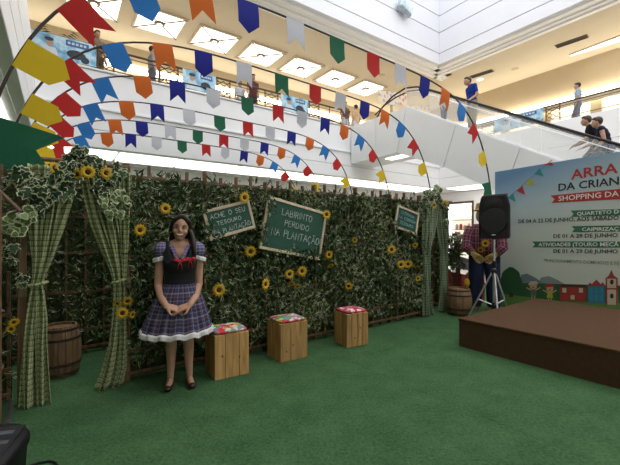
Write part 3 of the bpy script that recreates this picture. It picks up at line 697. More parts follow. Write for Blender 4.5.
garland('ivy garland over the top and right of the left entrance', [(80, 160, 11, 22, .085, False, -.16), (95, 168, 12, 24, .09, False, -.16), (74, 172, 9, 14, .085, False, -.17), (106, 182, 8, 14, .085, False, -.17), (100, 192, 8, 10, .08, False, -.18), (108, 203, 8, 36, .055, True, -.2), (111, 214, 5, 16, .052, True, -.2), (122, 196, 5, 14, .06, True, -.15), (122, 215, 4, 10, .058, True, -.14), (128, 205, 4, 11, .058, True, -.14), (118, 172, 7, 14, .085, False, -.13), (66, 165, 8, 10, .08, False, -.14)],
        W(-.1, -.05, 0), [[(62, 172, -.1), (80, 164, -.12), (100, 168, -.12), (122, 178, -.12), (124, 215, -.11)]], 5)
garland('ivy garland over the right entrance', [(432, 198, 8, 26, .11, False, -.16), (424, 206, 7, 14, .10, False, -.14), (443, 206, 6, 18, .10, False, -.12), (448, 222, 3, 12, .10, True, -.10), (451, 240, 3, 9, .09, False, -.1), (437, 190, 4, 8, .10, True, -.12)],
        W(5.1, -.05, 0), [[(418, 206, -.08), (432, 199, -.1), (446, 206, -.09), (450, 245, -.08)]], 6)

# ------------------------------------------------------------------ sunflowers
PETAL = mat('sunflower_petal', (.62, .38, .012), .6, var=.2, scale=20); DISC = mat('sunflower_disc', (.06, .028, .012), .9, var=.4, scale=80, bump=.5, bscale=150); CALYX = mat('sunflower_leaf', (.05, .13, .03), .6, var=.2)
def petals(n=12, r0=.24, r1=1.0, tilt=.14):
    m = MB()
    for ring in range(2):
        for i in range(n):
            a = 2*math.pi*(i+.5*ring)/n; w = .135; L = r1*(1-.16*ring); dz = -.05*ring
            c, s_ = math.cos(a), math.sin(a)
            P = [(r0, -w*.6, dz), (r0+.35*(L-r0), -w, dz+tilt), (L, 0, dz+tilt*.3), (r0+.35*(L-r0), w, dz+tilt), (r0, w*.6, dz)]
            m.add([(x*c-y*s_, x*s_+y*c, z) for x, y, z in P], [(0, 1, 2, 3, 4)])
    return m
PM = petals().mesh('petals', PETAL); DM = MB().ell((0, 0, .02), (.33, .33, .12), 14, 6).mesh('disc', DISC, True)
CM = MB().tube([(0, 0, -.08), (.05, -.1, -.5)], [.12, .06], 6).mesh('stalk', CALYX)
def sunflower(px, py, r, d, lab, yaw=0.0, pitch=0.0):
    t, z = fence_tz(px, py, d); o = thing('sunflower', lab, 'sunflower', W(t, d, z), group='artificial sunflowers on the maze')
    base_m = Matrix((U, ZV, U.cross(ZV))).transposed() @ Matrix.Rotation(yaw, 3, 'Y') @ Matrix.Rotation(pitch, 3, 'X')
    o.rotation_euler = base_m.to_euler(); o.scale = (r*.84,)*3
    for n_, me in (('petals', PM), ('disc', DM), ('stalk', CM)): link(n_, me, o)
SF = [(140, 230, .085, 'sunflower on the hedge left of the girl at her shoulder height', .2, .1), (165.5, 208.5, .075, 'sunflower on the hedge just above and left of the girl\'s head', -.1, 0),
 (244.5, 197.5, .09, 'sunflower on the top right corner of the smallest-worded tilted left chalkboard', 0, 0), (326.5, 214.5, .085, 'sunflower on the top right corner of the large chalkboard', .2, 0), (250.5, 251.5, .095, 'sunflower between the two left chalkboards at their lower corners', -.2, .1),
 (302, 271, .095, 'sunflower under the right half of the large chalkboard', .1, 0), (289.5, 274, .085, 'sunflower under the middle of the large chalkboard', -.3, 0), (265.5, 284, .10, 'sunflower below the left corner of the large chalkboard', .4, 0), (219, 290, .10, 'sunflower beside the girl\'s skirt above the first stool', -.3, 0),
 (291.5, 283.5, .07, 'drooping yellow flower left of a pair low under the large chalkboard', .6, .9), (297.5, 286.5, .07, 'drooping yellow flower right of a pair low under the large chalkboard', -.5, .9), (329, 254.5, .08, 'sunflower right of the large chalkboard at its lower edge', .3, .2), (330.5, 265.5, .08, 'drooping sunflower below the large chalkboard\'s right corner', .1, 1.0), (348.5, 286, .085, 'sunflower above the third stool', .5, .3),
 (88, 172, .085, 'sunflower at the centre of the left entrance top', 0, 0), (77.5, 174.5, .07, 'sunflower turned aside at the left of the centre one over the left entrance', -.9, .1), (106, 173, .075, 'sunflower at the right over the left entrance', .3, .2), (54, 168, .075, 'sunflower beside the yellow flags at the left of the left entrance top', .9, 0),
 (127.5, 301, .07, 'uppermost sunflower of the bunch on the tied curtain near the girl', .1, .5), (122.5, 313, .075, 'lowest and largest sunflower of the bunch on the tied curtain near the girl', -.2, 0), (132.5, 314.5, .055, 'right-hand sunflower of the bunch on the tied curtain near the girl', .6, .1), (117.5, 303.5, .05, 'left-hand sunflower of the bunch on the tied curtain near the girl', -.8, .2),
 (14, 322, .055, 'upper sunflower of the pair at the left edge of the picture', .3, .4), (11, 329, .05, 'lower sunflower of the pair at the left edge of the picture', -.3, .2),
 (391.5, 249.5, .10, 'sunflower under the small right chalkboard', .5, 0), (401, 264.5, .10, 'left sunflower of the pair low on the hedge near the right entrance', .6, 0), (408, 264, .10, 'right sunflower of the pair low on the hedge near the right entrance', .6, .2), (417, 267, .08, 'drooping sunflower beside the right entrance curtain', .4, 1.0), (418, 278.5, .08, 'lowest sunflower beside the right entrance curtain', .3, .3),
 (434, 205, .10, 'left sunflower over the right entrance', -.2, .1), (440, 200.5, .08, 'middle sunflower over the right entrance', .3, .3), (445, 203.5, .09, 'right sunflower over the right entrance', .5, .1), (415, 245, .07, 'small sunflower below the right corner of the small right chalkboard', .6, .5), (354.5, 240, .06, 'small half-hidden sunflower right of the large chalkboard', .8, .2)]
for px, py, r_, lab, yw, pt_ in SF:
    dd = -.20 if px < 132 else (-.205 if 'chalkboard' in lab and 'corner of' in lab else -.13)
    sunflower(px, py, r_, dd-.02, lab, -abs(yw) if px > 280 else yw, pt_)

# ------------------------------------------------------------------ chalkboards
GL = {'A': (.7, [[(0, 0), (.35, 1), (.7, 0)], [(.15, .4), (.55, .4)]]), 'B': (.6, [[(0, 0), (0, 1), (.45, .95), (.5, .7), (.4, .55), (0, .5)], [(.4, .55), (.6, .3), (.5, .05), (0, 0)]]), 'C': (.65, [[(.62, .85), (.35, 1), (.05, .75), (.02, .3), (.3, 0), (.62, .15)]]), 'D': (.65, [[(0, 0), (0, 1), (.4, .9), (.62, .55), (.5, .15), (0, 0)]]), 'E': (.55, [[(.5, 1), (0, 1), (0, 0), (.52, 0)], [(0, .5), (.4, .5)]]), 'H': (.6, [[(0, 0), (0, 1)], [(.6, 0), (.6, 1)], [(0, .5), (.6, .5)]]), 'I': (.15, [[(.07, 0), (.07, 1)]]), 'L': (.5, [[(0, 1), (0, 0), (.5, 0)]]), 'N': (.65, [[(0, 0), (0, 1), (.62, 0), (.62, 1)]]), 'O': (.7, [[(.35, 1), (.06, .8), (0, .45), (.12, .1), (.4, 0), (.65, .25), (.68, .65), (.55, .92), (.35, 1)]]), 'P': (.55, [[(0, 0), (0, 1), (.42, .97), (.52, .75), (.4, .52), (0, .48)]]), 'R': (.6, [[(0, 0), (0, 1), (.42, .97), (.52, .75), (.4, .52), (0, .48)], [(.25, .5), (.6, 0)]]), 'S': (.55, [[(.52, .85), (.3, 1), (.05, .85), (.1, .6), (.45, .45), (.52, .2), (.3, 0), (.02, .12)]]), 'T': (.65, [[(0, 1), (.65, 1)], [(.32, 1), (.32, 0)]]), 'U': (.6, [[(0, 1), (.02, .25), (.2, 0), (.42, .02), (.58, .25), (.6, 1)]]), '!': (.15, [[(.07, 1), (.07, .3)], [(.07, .08), (.07, 0)]]), ' ': (.45, [])}
GL['Ç'] = (.65, GL['C'][1] + [[(.35, 0), (.42, -.15), (.28, -.28)]]); GL['Ã'] = (.7, GL['A'][1] + [[(.12, 1.12), (.27, 1.24), (.43, 1.12), (.58, 1.24)]])
CHALK = mat('chalk', (.52, .58, .52), .95, var=.25, scale=60); CHALKB = mat('board_green', (.018, .085, .055), .6, var=.2, scale=5)
def chalkboard(corners, lines, label, d=-.175, chalk=CHALK, r_=.004):
    P = [Vector(fence_tz(x, y, d)) for x, y in corners]                      # TL TR BR BL in (t, z)
    w = ((P[1]-P[0]).length+(P[2]-P[3]).length)/2; h = ((P[3]-P[0]).length+(P[2]-P[1]).length)/2
    c = sum(P, Vector((0, 0)))/4; e = (P[1]-P[0])+(P[2]-P[3]); an = math.atan2(e.y, e.x)
    mt = Matrix((U, ZV, U.cross(ZV))).transposed().to_4x4(); mt.translation = W(c.x, d, c.y); mt = mt @ Matrix.Rotation(an, 4, 'Z')
    r = thing('chalkboard', label, 'chalkboard', W(c.x, d, c.y), group='chalkboards on the maze hedge')
    MB().prism([(-w/2, -h/2), (w/2, -h/2), (w/2, h/2), (-w/2, h/2)], mt, .012).build('board', CHALKB, r)
    fw = .032
    for poly in ([(-w/2, h/2-fw), (w/2, h/2-fw), (w/2, h/2), (-w/2, h/2)], [(-w/2, -h/2), (w/2, -h/2), (w/2, -h/2+fw), (-w/2, -h/2+fw)], [(-w/2, -h/2+fw), (-w/2+fw, -h/2+fw), (-w/2+fw, h/2-fw), (-w/2, h/2-fw)], [(w/2-fw, -h/2+fw), (w/2, -h/2+fw), (w/2, h/2-fw), (w/2-fw, h/2-fw)]):
        MB().prism(poly, mt @ Matrix.Translation((0, 0, -.002)), .026).build('frame_strip', FRAMEW, r, bevel=.003)
    for tx, x0, y0, hh, wtot, sl in lines:                                   # text, left, baseline (fractions of w,h), height, total width fraction, slope
        tot = sum(GL[q][0]+.22 for q in tx)-.22; kx = wtot*w/tot; m = MB(); x = 0; rr = random.Random(len(tx))
        for q in tx:
            if q == ' ': m.build('lettering', chalk, r); m = MB()
            jy = rr.uniform(-.06, .06)*hh*h
            for st in GL[q][1]:
                pp = [mt @ Vector(((x0-.5)*w+(x+a)*kx, (y0-.5)*h+b*hh*h+jy+sl*(x+a)*kx, .016)) for a, b in st]
                m.tube(pp, r_, 5)
            x += GL[q][0]+.22
        m.build('lettering', chalk, r)
    return r
chalkboard([(201, 210), (248, 200.6), (255, 226.7), (210, 242)], [('ACHE O SEU', .12, .66, .15, .74, .0), ('TESOURO', .22, .42, .12, .52, .0), ('NA PLANTAÇÃO', .11, .12, .16, .80, .02)], 'tilted green chalkboard reading ACHE O SEU TESOURO beside the girl')
chalkboard([(268.7, 196.6), (326.3, 212.6), (319, 260.8), (257, 247.4)], [('LABIRINTO', .25, .72, .125, .50, .0), ('PERDIDO', .32, .53, .11, .40, .0), ('NA PLANTAÇÃO!', .14, .30, .14, .82, .0)], 'largest green chalkboard reading LABIRINTO PERDIDO', r_=.0045)
CH2 = mat('chalk_blue', (.22, .36, .36), .95, var=.25, scale=60)
chalkboard([(396.8, 204.7), (418.9, 213.8), (415, 234.8), (393.6, 227.3)], [('ENTRADA', .2, .68, .13, .6, 0), ('NA CORRIDA', .13, .46, .13, .76, 0), ('TESOURO', .2, .24, .13, .6, 0)], 'small green chalkboard by the right curtained entrance', chalk=CH2, r_=.006)

HF = bpy.data.objects['hedge_fence']
for bi, (x0, y0, x1, y1, nn_) in enumerate(((203, 222, 213, 240, 70), (214, 236, 236, 246, 80), (258, 222, 268, 246, 60), (266, 196, 274, 215, 50), (262, 246, 318, 262, 60), (300, 250, 322, 262, 60), (393, 222, 398, 230, 30), (404, 230, 414, 238, 50), (199, 206, 208, 214, 30))):
    (ta, za), (tb, zb) = fence_tz(x0, y1, -.21), fence_tz(x1, y0, -.21)
    leaves_mesh('f', nn_, lambda t, d, z: W(t, d, z), L=(.035, .065), wd=.5, rect=(ta, tb, za, zb), depth=(-.245, -.20), seed=60+bi).build('climbing_sprig', LEAF, HF)['kind'] = 'stuff'

# ------------------------------------------------------------------ stools
def floral(name, seed):
    m, nt, b = newmat(name); uv = nd(nt, 'ShaderNodeTexCoord'); mp = nd(nt, 'ShaderNodeMapping'); mp.inputs['Location'].default_value = (seed*3.1, seed*1.7, 0); lk(nt, uv.outputs['Object'], mp.inputs['Vector'])
    vo = nd(nt, 'ShaderNodeTexVoronoi'); vo.inputs['Scale'].default_value = 24; lk(nt, mp.outputs[0], vo.inputs['Vector']); sp = nd(nt, 'ShaderNodeSeparateXYZ'); lk(nt, vo.outputs['Color'], sp.inputs[0])
    cols = [(0, (.62, .03, .05)), (.22, (.7, .66, .55)), (.40, (.08, .32, .10)), (.56, (.72, .55, .05)), (.70, (.10, .35, .40)), (.84, (.65, .10, .2))] if seed < 3 else [(0, (.6, .03, .06)), (.3, (.75, .7, .68)), (.5, (.65, .06, .14)), (.7, (.04, .08, .05)), (.8, (.7, .2, .3)), (.9, (.1, .2, .1))]
    r = ramp(nt, cols, 'CONSTANT'); lk(nt, sp.outputs[0], r.inputs[0]); lk(nt, r.outputs[0], b.inputs['Base Color']); b.inputs['Roughness'].default_value = .85
    return m
KNOT = mat('wood_knot', (.10, .045, .015), .6, var=.3)
def stool(corner, ang, w, dp, h, seed, label):
    c = floor_pt(*corner); X = Vector((math.cos(ang), math.sin(ang), 0)); Y = Vector((-math.sin(ang), math.cos(ang), 0))
    r = thing('box_stool', label, 'stool', c+X*w/2+Y*dp/2, group='wooden box stools in front of the hedge')
    rr = random.Random(seed); th = .022
    def planks(o, D, L, Nn, n, k):
        cuts = [0]+[(i+1)/n+rr.uniform(-.05, .05) for i in range(n-1)]+[1]
        for a, b in zip(cuts[:-1], cuts[1:]):
            MB().box(o+D*L*(a+b)/2+Nn*(th/2+rr.uniform(-.0015, .0015))+ZV*h/2, (L*(b-a)-.0035, th, h), (D, Nn, ZV)).build('plank', PINE, r, bevel=.003, seg=1)
    planks(c, X, w, Y, 3 if seed < 3 else 4, 0); planks(c+Y*dp-Y*th, X, w, Y, 3, 1)
    planks(c+Y*th, Y, dp-2*th, X, 3, 2); planks(c+Y*th+X*(w-th), Y, dp-2*th, X, 3, 3)
    MB().box(c+X*w/2+Y*dp/2+ZV*(h-.012), (w-.05, dp-.05, .02), (X, Y, ZV)).build('seat_board', PINE, r)
    for i in range(2): 
        p = c+X*w*rr.uniform(.2, .75)+ZV*h*rr.uniform(.25, .75)-Y*.001
        MB().box(p, (.014, .004, .022), (X, Y, ZV)).build('knot', KNOT, r, bevel=.0015)
    cu = MB(); n = 24; hw, hd = w/2-.005, dp/2-.005; ct = c+X*w/2+Y*dp/2
    def sq(s_, z):
        out = []
        for i in range(n):
            a = 2*math.pi*i/n; e = .35; cx, sy = math.cos(a), math.sin(a)
            out.append(ct+X*hw*s_*math.copysign(abs(cx)**e, cx)+Y*hd*s_*math.copysign(abs(sy)**e, sy)+ZV*(h+z))
        return out
    cu.grid([sq(.9, .0), sq(.98, .008), sq(1.0, .02), sq(.96, .034), sq(.7, .043), sq(.01, .047)], wrap=True)
    cu.build('cushion', floral('floral_cloth_%d' % seed, seed), r, smooth=True)
    tr_ = [(a+b)/2 for a, b in zip(sq(1.0, .018), sq(1.0, .022))]; MB().tube(tr_+[tr_[0]], .005, 5).build('cushion_piping', mat('red_piping', (.45, .03, .03), .8, var=.1), r)
stool((214.7, 381), math.radians(32.5), .355, .32, .43, 1, 'wooden box stool beside the girl with red and green floral cushion')
stool((280.3, 363), math.radians(34), .36, .32, .42, 2, 'middle wooden box stool below the large chalkboard')
stool((347, 348), math.radians(29), .33, .30, .415, 3, 'farthest wooden box stool with pink and white floral cushion')

# ------------------------------------------------------------------ barrels
HOOP = mat('barrel_hoop', (.06, .045, .03), .5, metal=.4, var=.2)
def barrel(px, py, h, r0, label):
    c = floor_pt(px, py); r = thing('barrel', label, 'barrel', c, group='small wooden barrels'); n = 18
    def rad(z): return r0*(1.0-.20*((z/h-.5)*2)**2)
    for i in range(n):
        a0, a1 = 2*math.pi*(i+.04)/n, 2*math.pi*(i+.96)/n; P = []
        for j in range(7):
            z = h*j/6; P.append([c+Vector((rad(z)*k_*math.cos(a), rad(z)*k_*math.sin(a), z)) for k_, a in ((1, a0), (1.012, (a0+a1)/2), (1, a1), (.9, a1), (.9, a0))])
        m = MB().grid(P, wrap=True); m.f += [(4, 3, 2, 1, 0), tuple(30+q for q in range(5))]
        m.build('stave', BARRELW, r, recalc=True)
    for zf in (.07, .25, .75, .93):
        z = h*zf; q = rad(z)*1.015; MB().lathe([(q, -.014), (q+.005, -.012), (q+.005, .012), (q, .014)], 28, c+ZV*z, cap=False).build('hoop', HOOP, r)
    MB().lathe([(rad(h)*.9, h-.04), (rad(h)*.9, h-.025)], 24, c).build('barrel_head', BARRELW, r)
barrel(60, 374, .50, .185, 'wooden barrel inside the left curtained entrance')
barrel(459, 314.5, .47, .215, 'wooden barrel between the right entrance and the speaker stand')

# ------------------------------------------------------------------ stage
ST = mat('stage_carpet', (.088, .048, .026), .95, var=.12, scale=30, bump=.25, bscale=180, spec=.1)
c0 = floor_pt(458, 346); q = c0-O0; st, sd = q.dot(U), q.dot(N); SH = .355
r = thing('stage', 'low brown carpeted stage in front of the printed backdrop', 'stage', W(st+1, sd-2, 0))
MB().span(W, st, st+2.30, sd-4.4, sd, SH-.03, SH).build('deck', ST, r, bevel=.008)
MB().span(W, st+.008, st+.03, sd-4.4, sd-.01, 0.0, SH-.03).build('front_skirt', ST, r)
MB().span(W, st+.03, st+2.29, sd-.03, sd-.008, 0.0, SH-.03).build('side_skirt', ST, r)
MB().span(W, st+.1, st+2.2, sd-4.3, sd-.1, .0, SH-.03).build('platform_core', BLACKP, r)

# ------------------------------------------------------------------ printed backdrop
PT = st+2.92
pn = -U
def pl(px, py):
    p = on_plane(px, py, W(PT, 0, 0), U) - O0
    return -p.dot(N), p.z                        # s to the right, z up
sL, zT = pl(495, 172); _, zTR = pl(620, 151.5)
sR = pl(640, 200)[0]
PM_ = Matrix((-N, ZV, -U)).transposed().to_4x4(); PM_.translation = W(PT, 0, 0)
bd = thing('printed_backdrop', 'tall pale printed backdrop announcing a children\'s party behind the stage', 'backdrop', W(PT, -sL-1.5, 0))
def poster_mat():
    m, nt, b = newmat('backdrop_print'); uv = nd(nt, 'ShaderNodeUVMap'); sp = nd(nt, 'ShaderNodeSeparateXYZ'); lk(nt, uv.outputs[0], sp.inputs[0])
    f = mth(nt, 'ADD', mth(nt, 'MULTIPLY', mth(nt, 'SUBTRACT', sp.outputs[1], .3), .40), mth(nt, 'MULTIPLY', mth(nt, 'SUBTRACT', sp.outputs[0], sL), -.13))
    r = ramp(nt, [(.0, (.56, .61, .51)), (.36, (.55, .62, .54)), (.60, (.40, .53, .56)), (.85, (.14, .29, .49))]); lk(nt, f, r.inputs[0]); lk(nt, r.outputs[0], b.inputs['Base Color'])
    b.inputs['Roughness'].default_value = .5; return m
slope = (zTR-zT)/(pl(620, 151.5)[0]-sL)
MB().prism([(sL, .0), (sR, .0), (sR, zT+slope*(sR-sL)), (sL, zT)], PM_ @ Matrix.Translation((0, 0, -.04)), .04).build('panel', poster_mat(), bd)
layer = [0.0]
PR = {k: mat('ink_'+k, v, .55, var=.06) for k, v in dict(red=(.42, .035, .03), green=(.035, .16, .075), white=(.72, .74, .70), black=(.02, .025, .03), grey=(.10, .14, .12), dgreen=(.03, .10, .035), lgreen=(.12, .24, .06), hill=(.16, .21, .22), hill2=(.22, .27, .26), brick=(.30, .045, .03), blue=(.05, .17, .30), cream=(.55, .46, .32), teal=(.03, .26, .27), yellow=(.45, .42, .03), skin=(.55, .33, .2), trunk=(.06, .03, .015), string=(.2, .26, .28)).items()}
def ink(nm, pts, m_, z=.001, parent=None):
    P = [pl(x, y) for x, y in pts]
    a = sum(P[i][0]*P[(i+1) % len(P)][1]-P[(i+1) % len(P)][0]*P[i][1] for i in range(len(P)))
    if a < 0: P = P[::-1]
    return MB().prism(P, PM_ @ Matrix.Translation((0, 0, z)), .0012).build(nm, m_, parent or bd)
def ptext(nm, tx, px0, py0, px1, py1, hpx, m_, bold=0.0, z=.004):
    """text with its baseline from (px0,py0) to (px1,py1)"""
    cu = bpy.data.curves.new(nm, 'FONT'); cu.body = tx; cu.size = 1.0; cu.offset = bold; cu.resolution_u = 2; cu.extrude = .0
    o = bpy.data.objects.new(nm, cu); COL.objects.link(o); dg = bpy.context.evaluated_depsgraph_get(); me = bpy.data.meshes.new_from_object(o.evaluated_get(dg)); bpy.data.objects.remove(o)
    co = np.array([v.co[:] for v in me.vertices]); x0, x1 = co[:, 0].min(), co[:, 0].max()
    A, B = Vector(pl(px0, py0)), Vector(pl(px1, py1)); C = Vector(pl(px0, py0-hpx)); h = (C-A).length/.86; kx = (B-A).length/(x1-x0); e = (B-A).normalized()
    for v in me.vertices:
        x, y = (v.co.x-x0)*kx, v.co.y*h; q_ = A+e*x+Vector((0, 1))*y; v.co = (PM_ @ Vector((q_.x, q_.y, z))) - world_loc(bd)
    me.materials.clear(); me.materials.append(m_); ob = link(nm, me, bd)
    return ob
# landscape at the foot
ink('printed_hill', [(518, 291), (521, 275), (527, 273.5), (536, 278), (545, 284), (552, 291)], PR['hill']); ink('printed_hill', [(535, 291), (541, 277.5), (549, 276), (558, 280), (568, 286), (580, 291)], PR['hill2'], .0008)
ink('printed_meadow', [(496, 288), (505, 284), (530, 283), (560, 284), (600, 285), (639, 286), (639, 312), (496, 302)], PR['dgreen'], .0025); ink('printed_lawn', [(496, 293), (520, 296), (560, 301), (639, 304), (639, 320), (496, 306)], PR['lgreen'], .004)
ink('printed_tree', [(511+11*math.cos(a)*(1+.12*math.sin(5*a)), 280+12*math.sin(a)*(1+.1*math.cos(4*a))) for a in np.linspace(0, 6.28, 24)[:-1]], PR['dgreen'], .0055); ink('printed_trunk', [(510, 288), (512.5, 288), (513.5, 297), (509.5, 297)], PR['trunk'], .0052)
def circ(x, y, rx, ry, n=16): return [(x+rx*math.cos(2*math.pi*i/n), y+ry*math.sin(2*math.pi*i/n)) for i in range(n)]
for x, y, hat, dress, lab in ((533.5, 286, 'cream', 'grey', 0), (550, 288.5, 'red', 'yellow', 1)):
    ink('printed_child_head', circ(x, y, 3.6, 3.4), PR['skin'], .006); ink('printed_child_hat', [(x-5.5, y-1), (x-3, y-4.5), (x+3, y-5), (x+5, y-2)], PR[hat], .0072); ink('printed_child_dress', [(x-2, y+3), (x+2, y+3), (x+3.2, y+9), (x-3.2, y+9)], PR[dress], .006)
    for k in (-1.3, 1.3): ink('printed_child_leg', [(x+k-.5, y+9), (x+k+.5, y+9), (x+k+.5, y+12.5), (x+k-.5, y+12.5)], PR['skin'], .006)
    ink('printed_child_arm', [(x-2, y+3.4), (x-7, y+1), (x-7, y+2), (x-2, y+4.8)], PR['skin'], .0058); ink('printed_child_arm', [(x+2, y+3.4), (x+7, y+1), (x+7, y+2), (x+2, y+4.8)], PR['skin'], .0058)
    ink('printed_child_mouth', circ(x, y+1.4, 1.1, .5, 8), PR['black'], .0072)
ink('printed_house', [(560, 285.5), (586.5, 286.5), (586.5, 302), (560, 300.5)], PR['brick'], .006); ink('printed_roof', [(559, 286.5), (563, 284), (584, 284.5), (587.5, 287.5)], PR['trunk'], .007)
for i in range(3):
    for j in range(2): ink('printed_window', [(562.5+8.3*i, 288+7*j), (566.5+8.3*i, 288.2+7*j), (566.5+8.3*i, 292.6+7*j), (562.5+8.3*i, 292.4+7*j)], PR['cream' if (i+j) % 2 == 0 else 'red'], .0075)
ink('printed_house', [(588, 285), (605, 285.5), (605, 303.5), (588, 302.5)], PR['blue'], .006); ink('printed_roof', [(587.5, 286), (590, 282.5), (592, 284), (595, 281), (596.5, 279.5), (598, 281), (601, 284), (603, 282), (605.5, 286)], PR['brick'], .007)
for i in range(3):
    for j in range(2): ink('printed_window', [(589.7+5.2*i, 287.5+7.5*j), (592.7+5.2*i, 287.6+7.5*j), (592.7+5.2*i, 293.2+7.5*j), (589.7+5.2*i, 293.1+7.5*j)], PR['teal'], .0075)
ink('printed_church', [(607, 278), (617.5, 278), (618.5, 305), (606.5, 304.5)], PR['cream'], .006); ink('printed_church_roof', [(605.5, 278.5), (609, 275.5), (611.5, 269.5), (614, 275.5), (618.5, 278.8)], PR['brick'], .007)
for x in (606.5, 617): ink('printed_church_pillar', [(x-.7, 278), (x+.8, 278), (x+1, 305), (x-.7, 304.7)], PR['brick'], .0075)
ink('printed_church_band', [(606, 288), (618, 288), (618, 289.5), (606, 289.5)], PR['brick'], .0075)
for y in (282, 296): ink('printed_window', circ(612, y, 1.8, 2.6, 12), PR['black'], .008)
# bunting, ribbons, lettering
ink('printed_string', [(505, 200), (505.6, 200.6), (552.6, 160), (552, 159.5)], PR['string'], .002)
for pts, k in (([(507.7, 197.7), (513.5, 193.3), (515.7, 202)], 'teal'), ([(516.8, 191), (522.6, 185.8), (525.2, 194.6)], 'red'), ([(525.2, 183.9), (531, 177.8), (534.2, 185.8)], 'yellow'), ([(534.2, 174.2), (539.7, 168), (543.9, 176.5)], 'teal'), ([(542.6, 164.5), (552.3, 162.3), (553.2, 165.8)], 'red')): ink('printed_pennant', pts, PR[k], .003)
ink('printed_ribbon', [(550.4, 195.6), (639, 187), (639, 198.2), (551.5, 203), (554.8, 199.2)], PR['red'], .002)
for a, b, c_, d_ in ((570.6, 210.6, 208.4, 217.0), (571.5, 226.2, 225.0, 232.2), (532, 241.4, 241.4, 247.4)):
    ink('printed_ribbon', [(a, b), (639, c_), (639, c_+6.2), (a+.5, d_), (a+3, (b+d_)/2)], PR['green'], .002)
ptext('lettering', 'ARRA', 571, 179.5, 618, 172.5, 11.5, PR['red'], .02); ptext('lettering', 'DA CRIAN', 558.5, 191, 619, 184.5, 8.8, PR['black'], .015)
ptext('lettering', 'SHOPPING DA', 558.5, 201, 619, 196, 6.0, PR['white'], .012); ptext('lettering', 'QUARTETO D', 577, 215.5, 619, 213.2, 4.2, PR['white'], .02)
ptext('lettering', 'DE 04 A 22 DE JUNHO, AOS SÁBADO', 518.5, 223.2, 619, 219.6, 4.4, PR['black'], .018); ptext('lettering', 'CAIPIRIZAÇ', 582, 231.0, 619, 230.4, 4.1, PR['white'], .02)
ptext('lettering', 'DE 01 A 29 DE JUNHO', 553.5, 238, 618, 237, 4.4, PR['black'], .018); ptext('lettering', 'ATIVIDADES (TOURO MECÂ', 538.5, 246.2, 619, 246.2, 4.2, PR['white'], .018)
ptext('lettering', 'DE 01 A 29 DE JUNHO', 553.5, 252.8, 618, 253.4, 4.4, PR['black'], .018); ptext('lettering', '*FUNCIONAMENTO DOMINGOS E FE', 544, 261.8, 619, 265, 3.6, PR['grey'], .004)
for s_ in (sL+.25, sR-.4):
    p_ = PM_ @ Vector((s_, 0, -.12)); MB().box(p_+ZV*1.1, (.06, .06, 2.2)).build('support_post', ALU, bd); MB().box(p_+ZV*.02+U*.2, (.3, .3, .04)).build('support_foot', ALU, bd)

# ------------------------------------------------------------------ loudspeaker on tripod
sp = W(st+1.72, sd+.39, 0)
r = thing('speaker_stand', 'aluminium tripod speaker stand beside the stage', 'stand', sp)
MB().tube([sp+ZV*.22, sp+ZV*.95], .022, 12).build('lower_pole', ALU, r); MB().tube([sp+ZV*.9, sp+ZV*1.38], .017, 12).build('upper_pole', ALU, r)
MB().lathe([(.03, .86), (.036, .88), (.036, .96), (.025, .98)], 14, sp).build('clamp_collar', BLACKP, r); MB().tube([sp+ZV*.92, sp+ZV*.92+Vector((.07, -.03, 0))], .012, 8).build('clamp_knob', BLACKP, r)
MB().lathe([(.034, .2), (.038, .22), (.038, .28), (.03, .3)], 14, sp).build('brace_collar', BLACKP, r); MB().lathe([(.034, .76), (.045, .78), (.045, .83), (.03, .85)], 14, sp).build('leg_collar', BLACKP, r)
for fx in (Vector((-.40, .12, 0)), Vector((.30, .02, 0)), Vector((-.12, -.38, 0))):
    ft = sp+fx*.95; lg = MB().tube([sp+ZV*.80+fx*.06, ft+ZV*.025], .014, 8).build('leg', ALU, r)
    mid = (sp+ZV*.8)*.42+ft*.58; MB().tube([sp+ZV*.25, mid], .009, 6).build('brace', ALU, r)
    MB().ell(ft+ZV*.02, (.025, .025, .02), 10, 6).build('rubber_foot', BLACKP, lg)
zc = 1.70; tocam = (-sp).normalized(); tocam.z = 0; fy = Vector((tocam.x*math.cos(.2)-tocam.y*math.sin(-.2), tocam.x*math.sin(-.2)+tocam.y*math.cos(.2), 0)).normalized(); fx = Vector((-fy.y, fy.x, 0))
r = thing('loudspeaker', 'black plastic loudspeaker on the tripod stand', 'speaker', sp+ZV*1.35); ct = sp+ZV*zc
fm = Matrix((fx, ZV, fx.cross(ZV))).transposed().to_4x4(); 
if fm.to_3x3().col[2].dot(fy) < 0: fx = -fx; fm = Matrix((fx, ZV, fx.cross(ZV))).transposed().to_4x4()
fm.translation = ct
w_, h_ = .235, .355
outl = [(-w_*.93, -h_), (w_*.93, -h_), (w_, -h_*.9), (w_, h_*.5), (w_*.86, h_*.9), (w_*.78, h_), (-w_*.78, h_), (-w_*.86, h_*.9), (-w_, h_*.5), (-w_, -h_*.9)]
m = MB(); n = len(outl)
for sc_, z_ in ((.72, -.36), (.86, -.2), (1, -.02), (1, .0), (.95, .03)): m.add([fm @ Vector((x*sc_, y*(1 if sc_ > .9 else .93), z_)) for x, y in outl], [])
m.f = [tuple(range(n-1, -1, -1))]+[(i*n+k, i*n+(k+1) % n, (i+1)*n+(k+1) % n, (i+1)*n+k) for i in range(4) for k in range(n)]+[tuple(4*n+k for k in range(n))]
m.build('cabinet', BLACKP, r, recalc=True, bevel=.012)
GRI = mat('speaker_grille', (.02, .02, .022), .7, var=.4, scale=150)
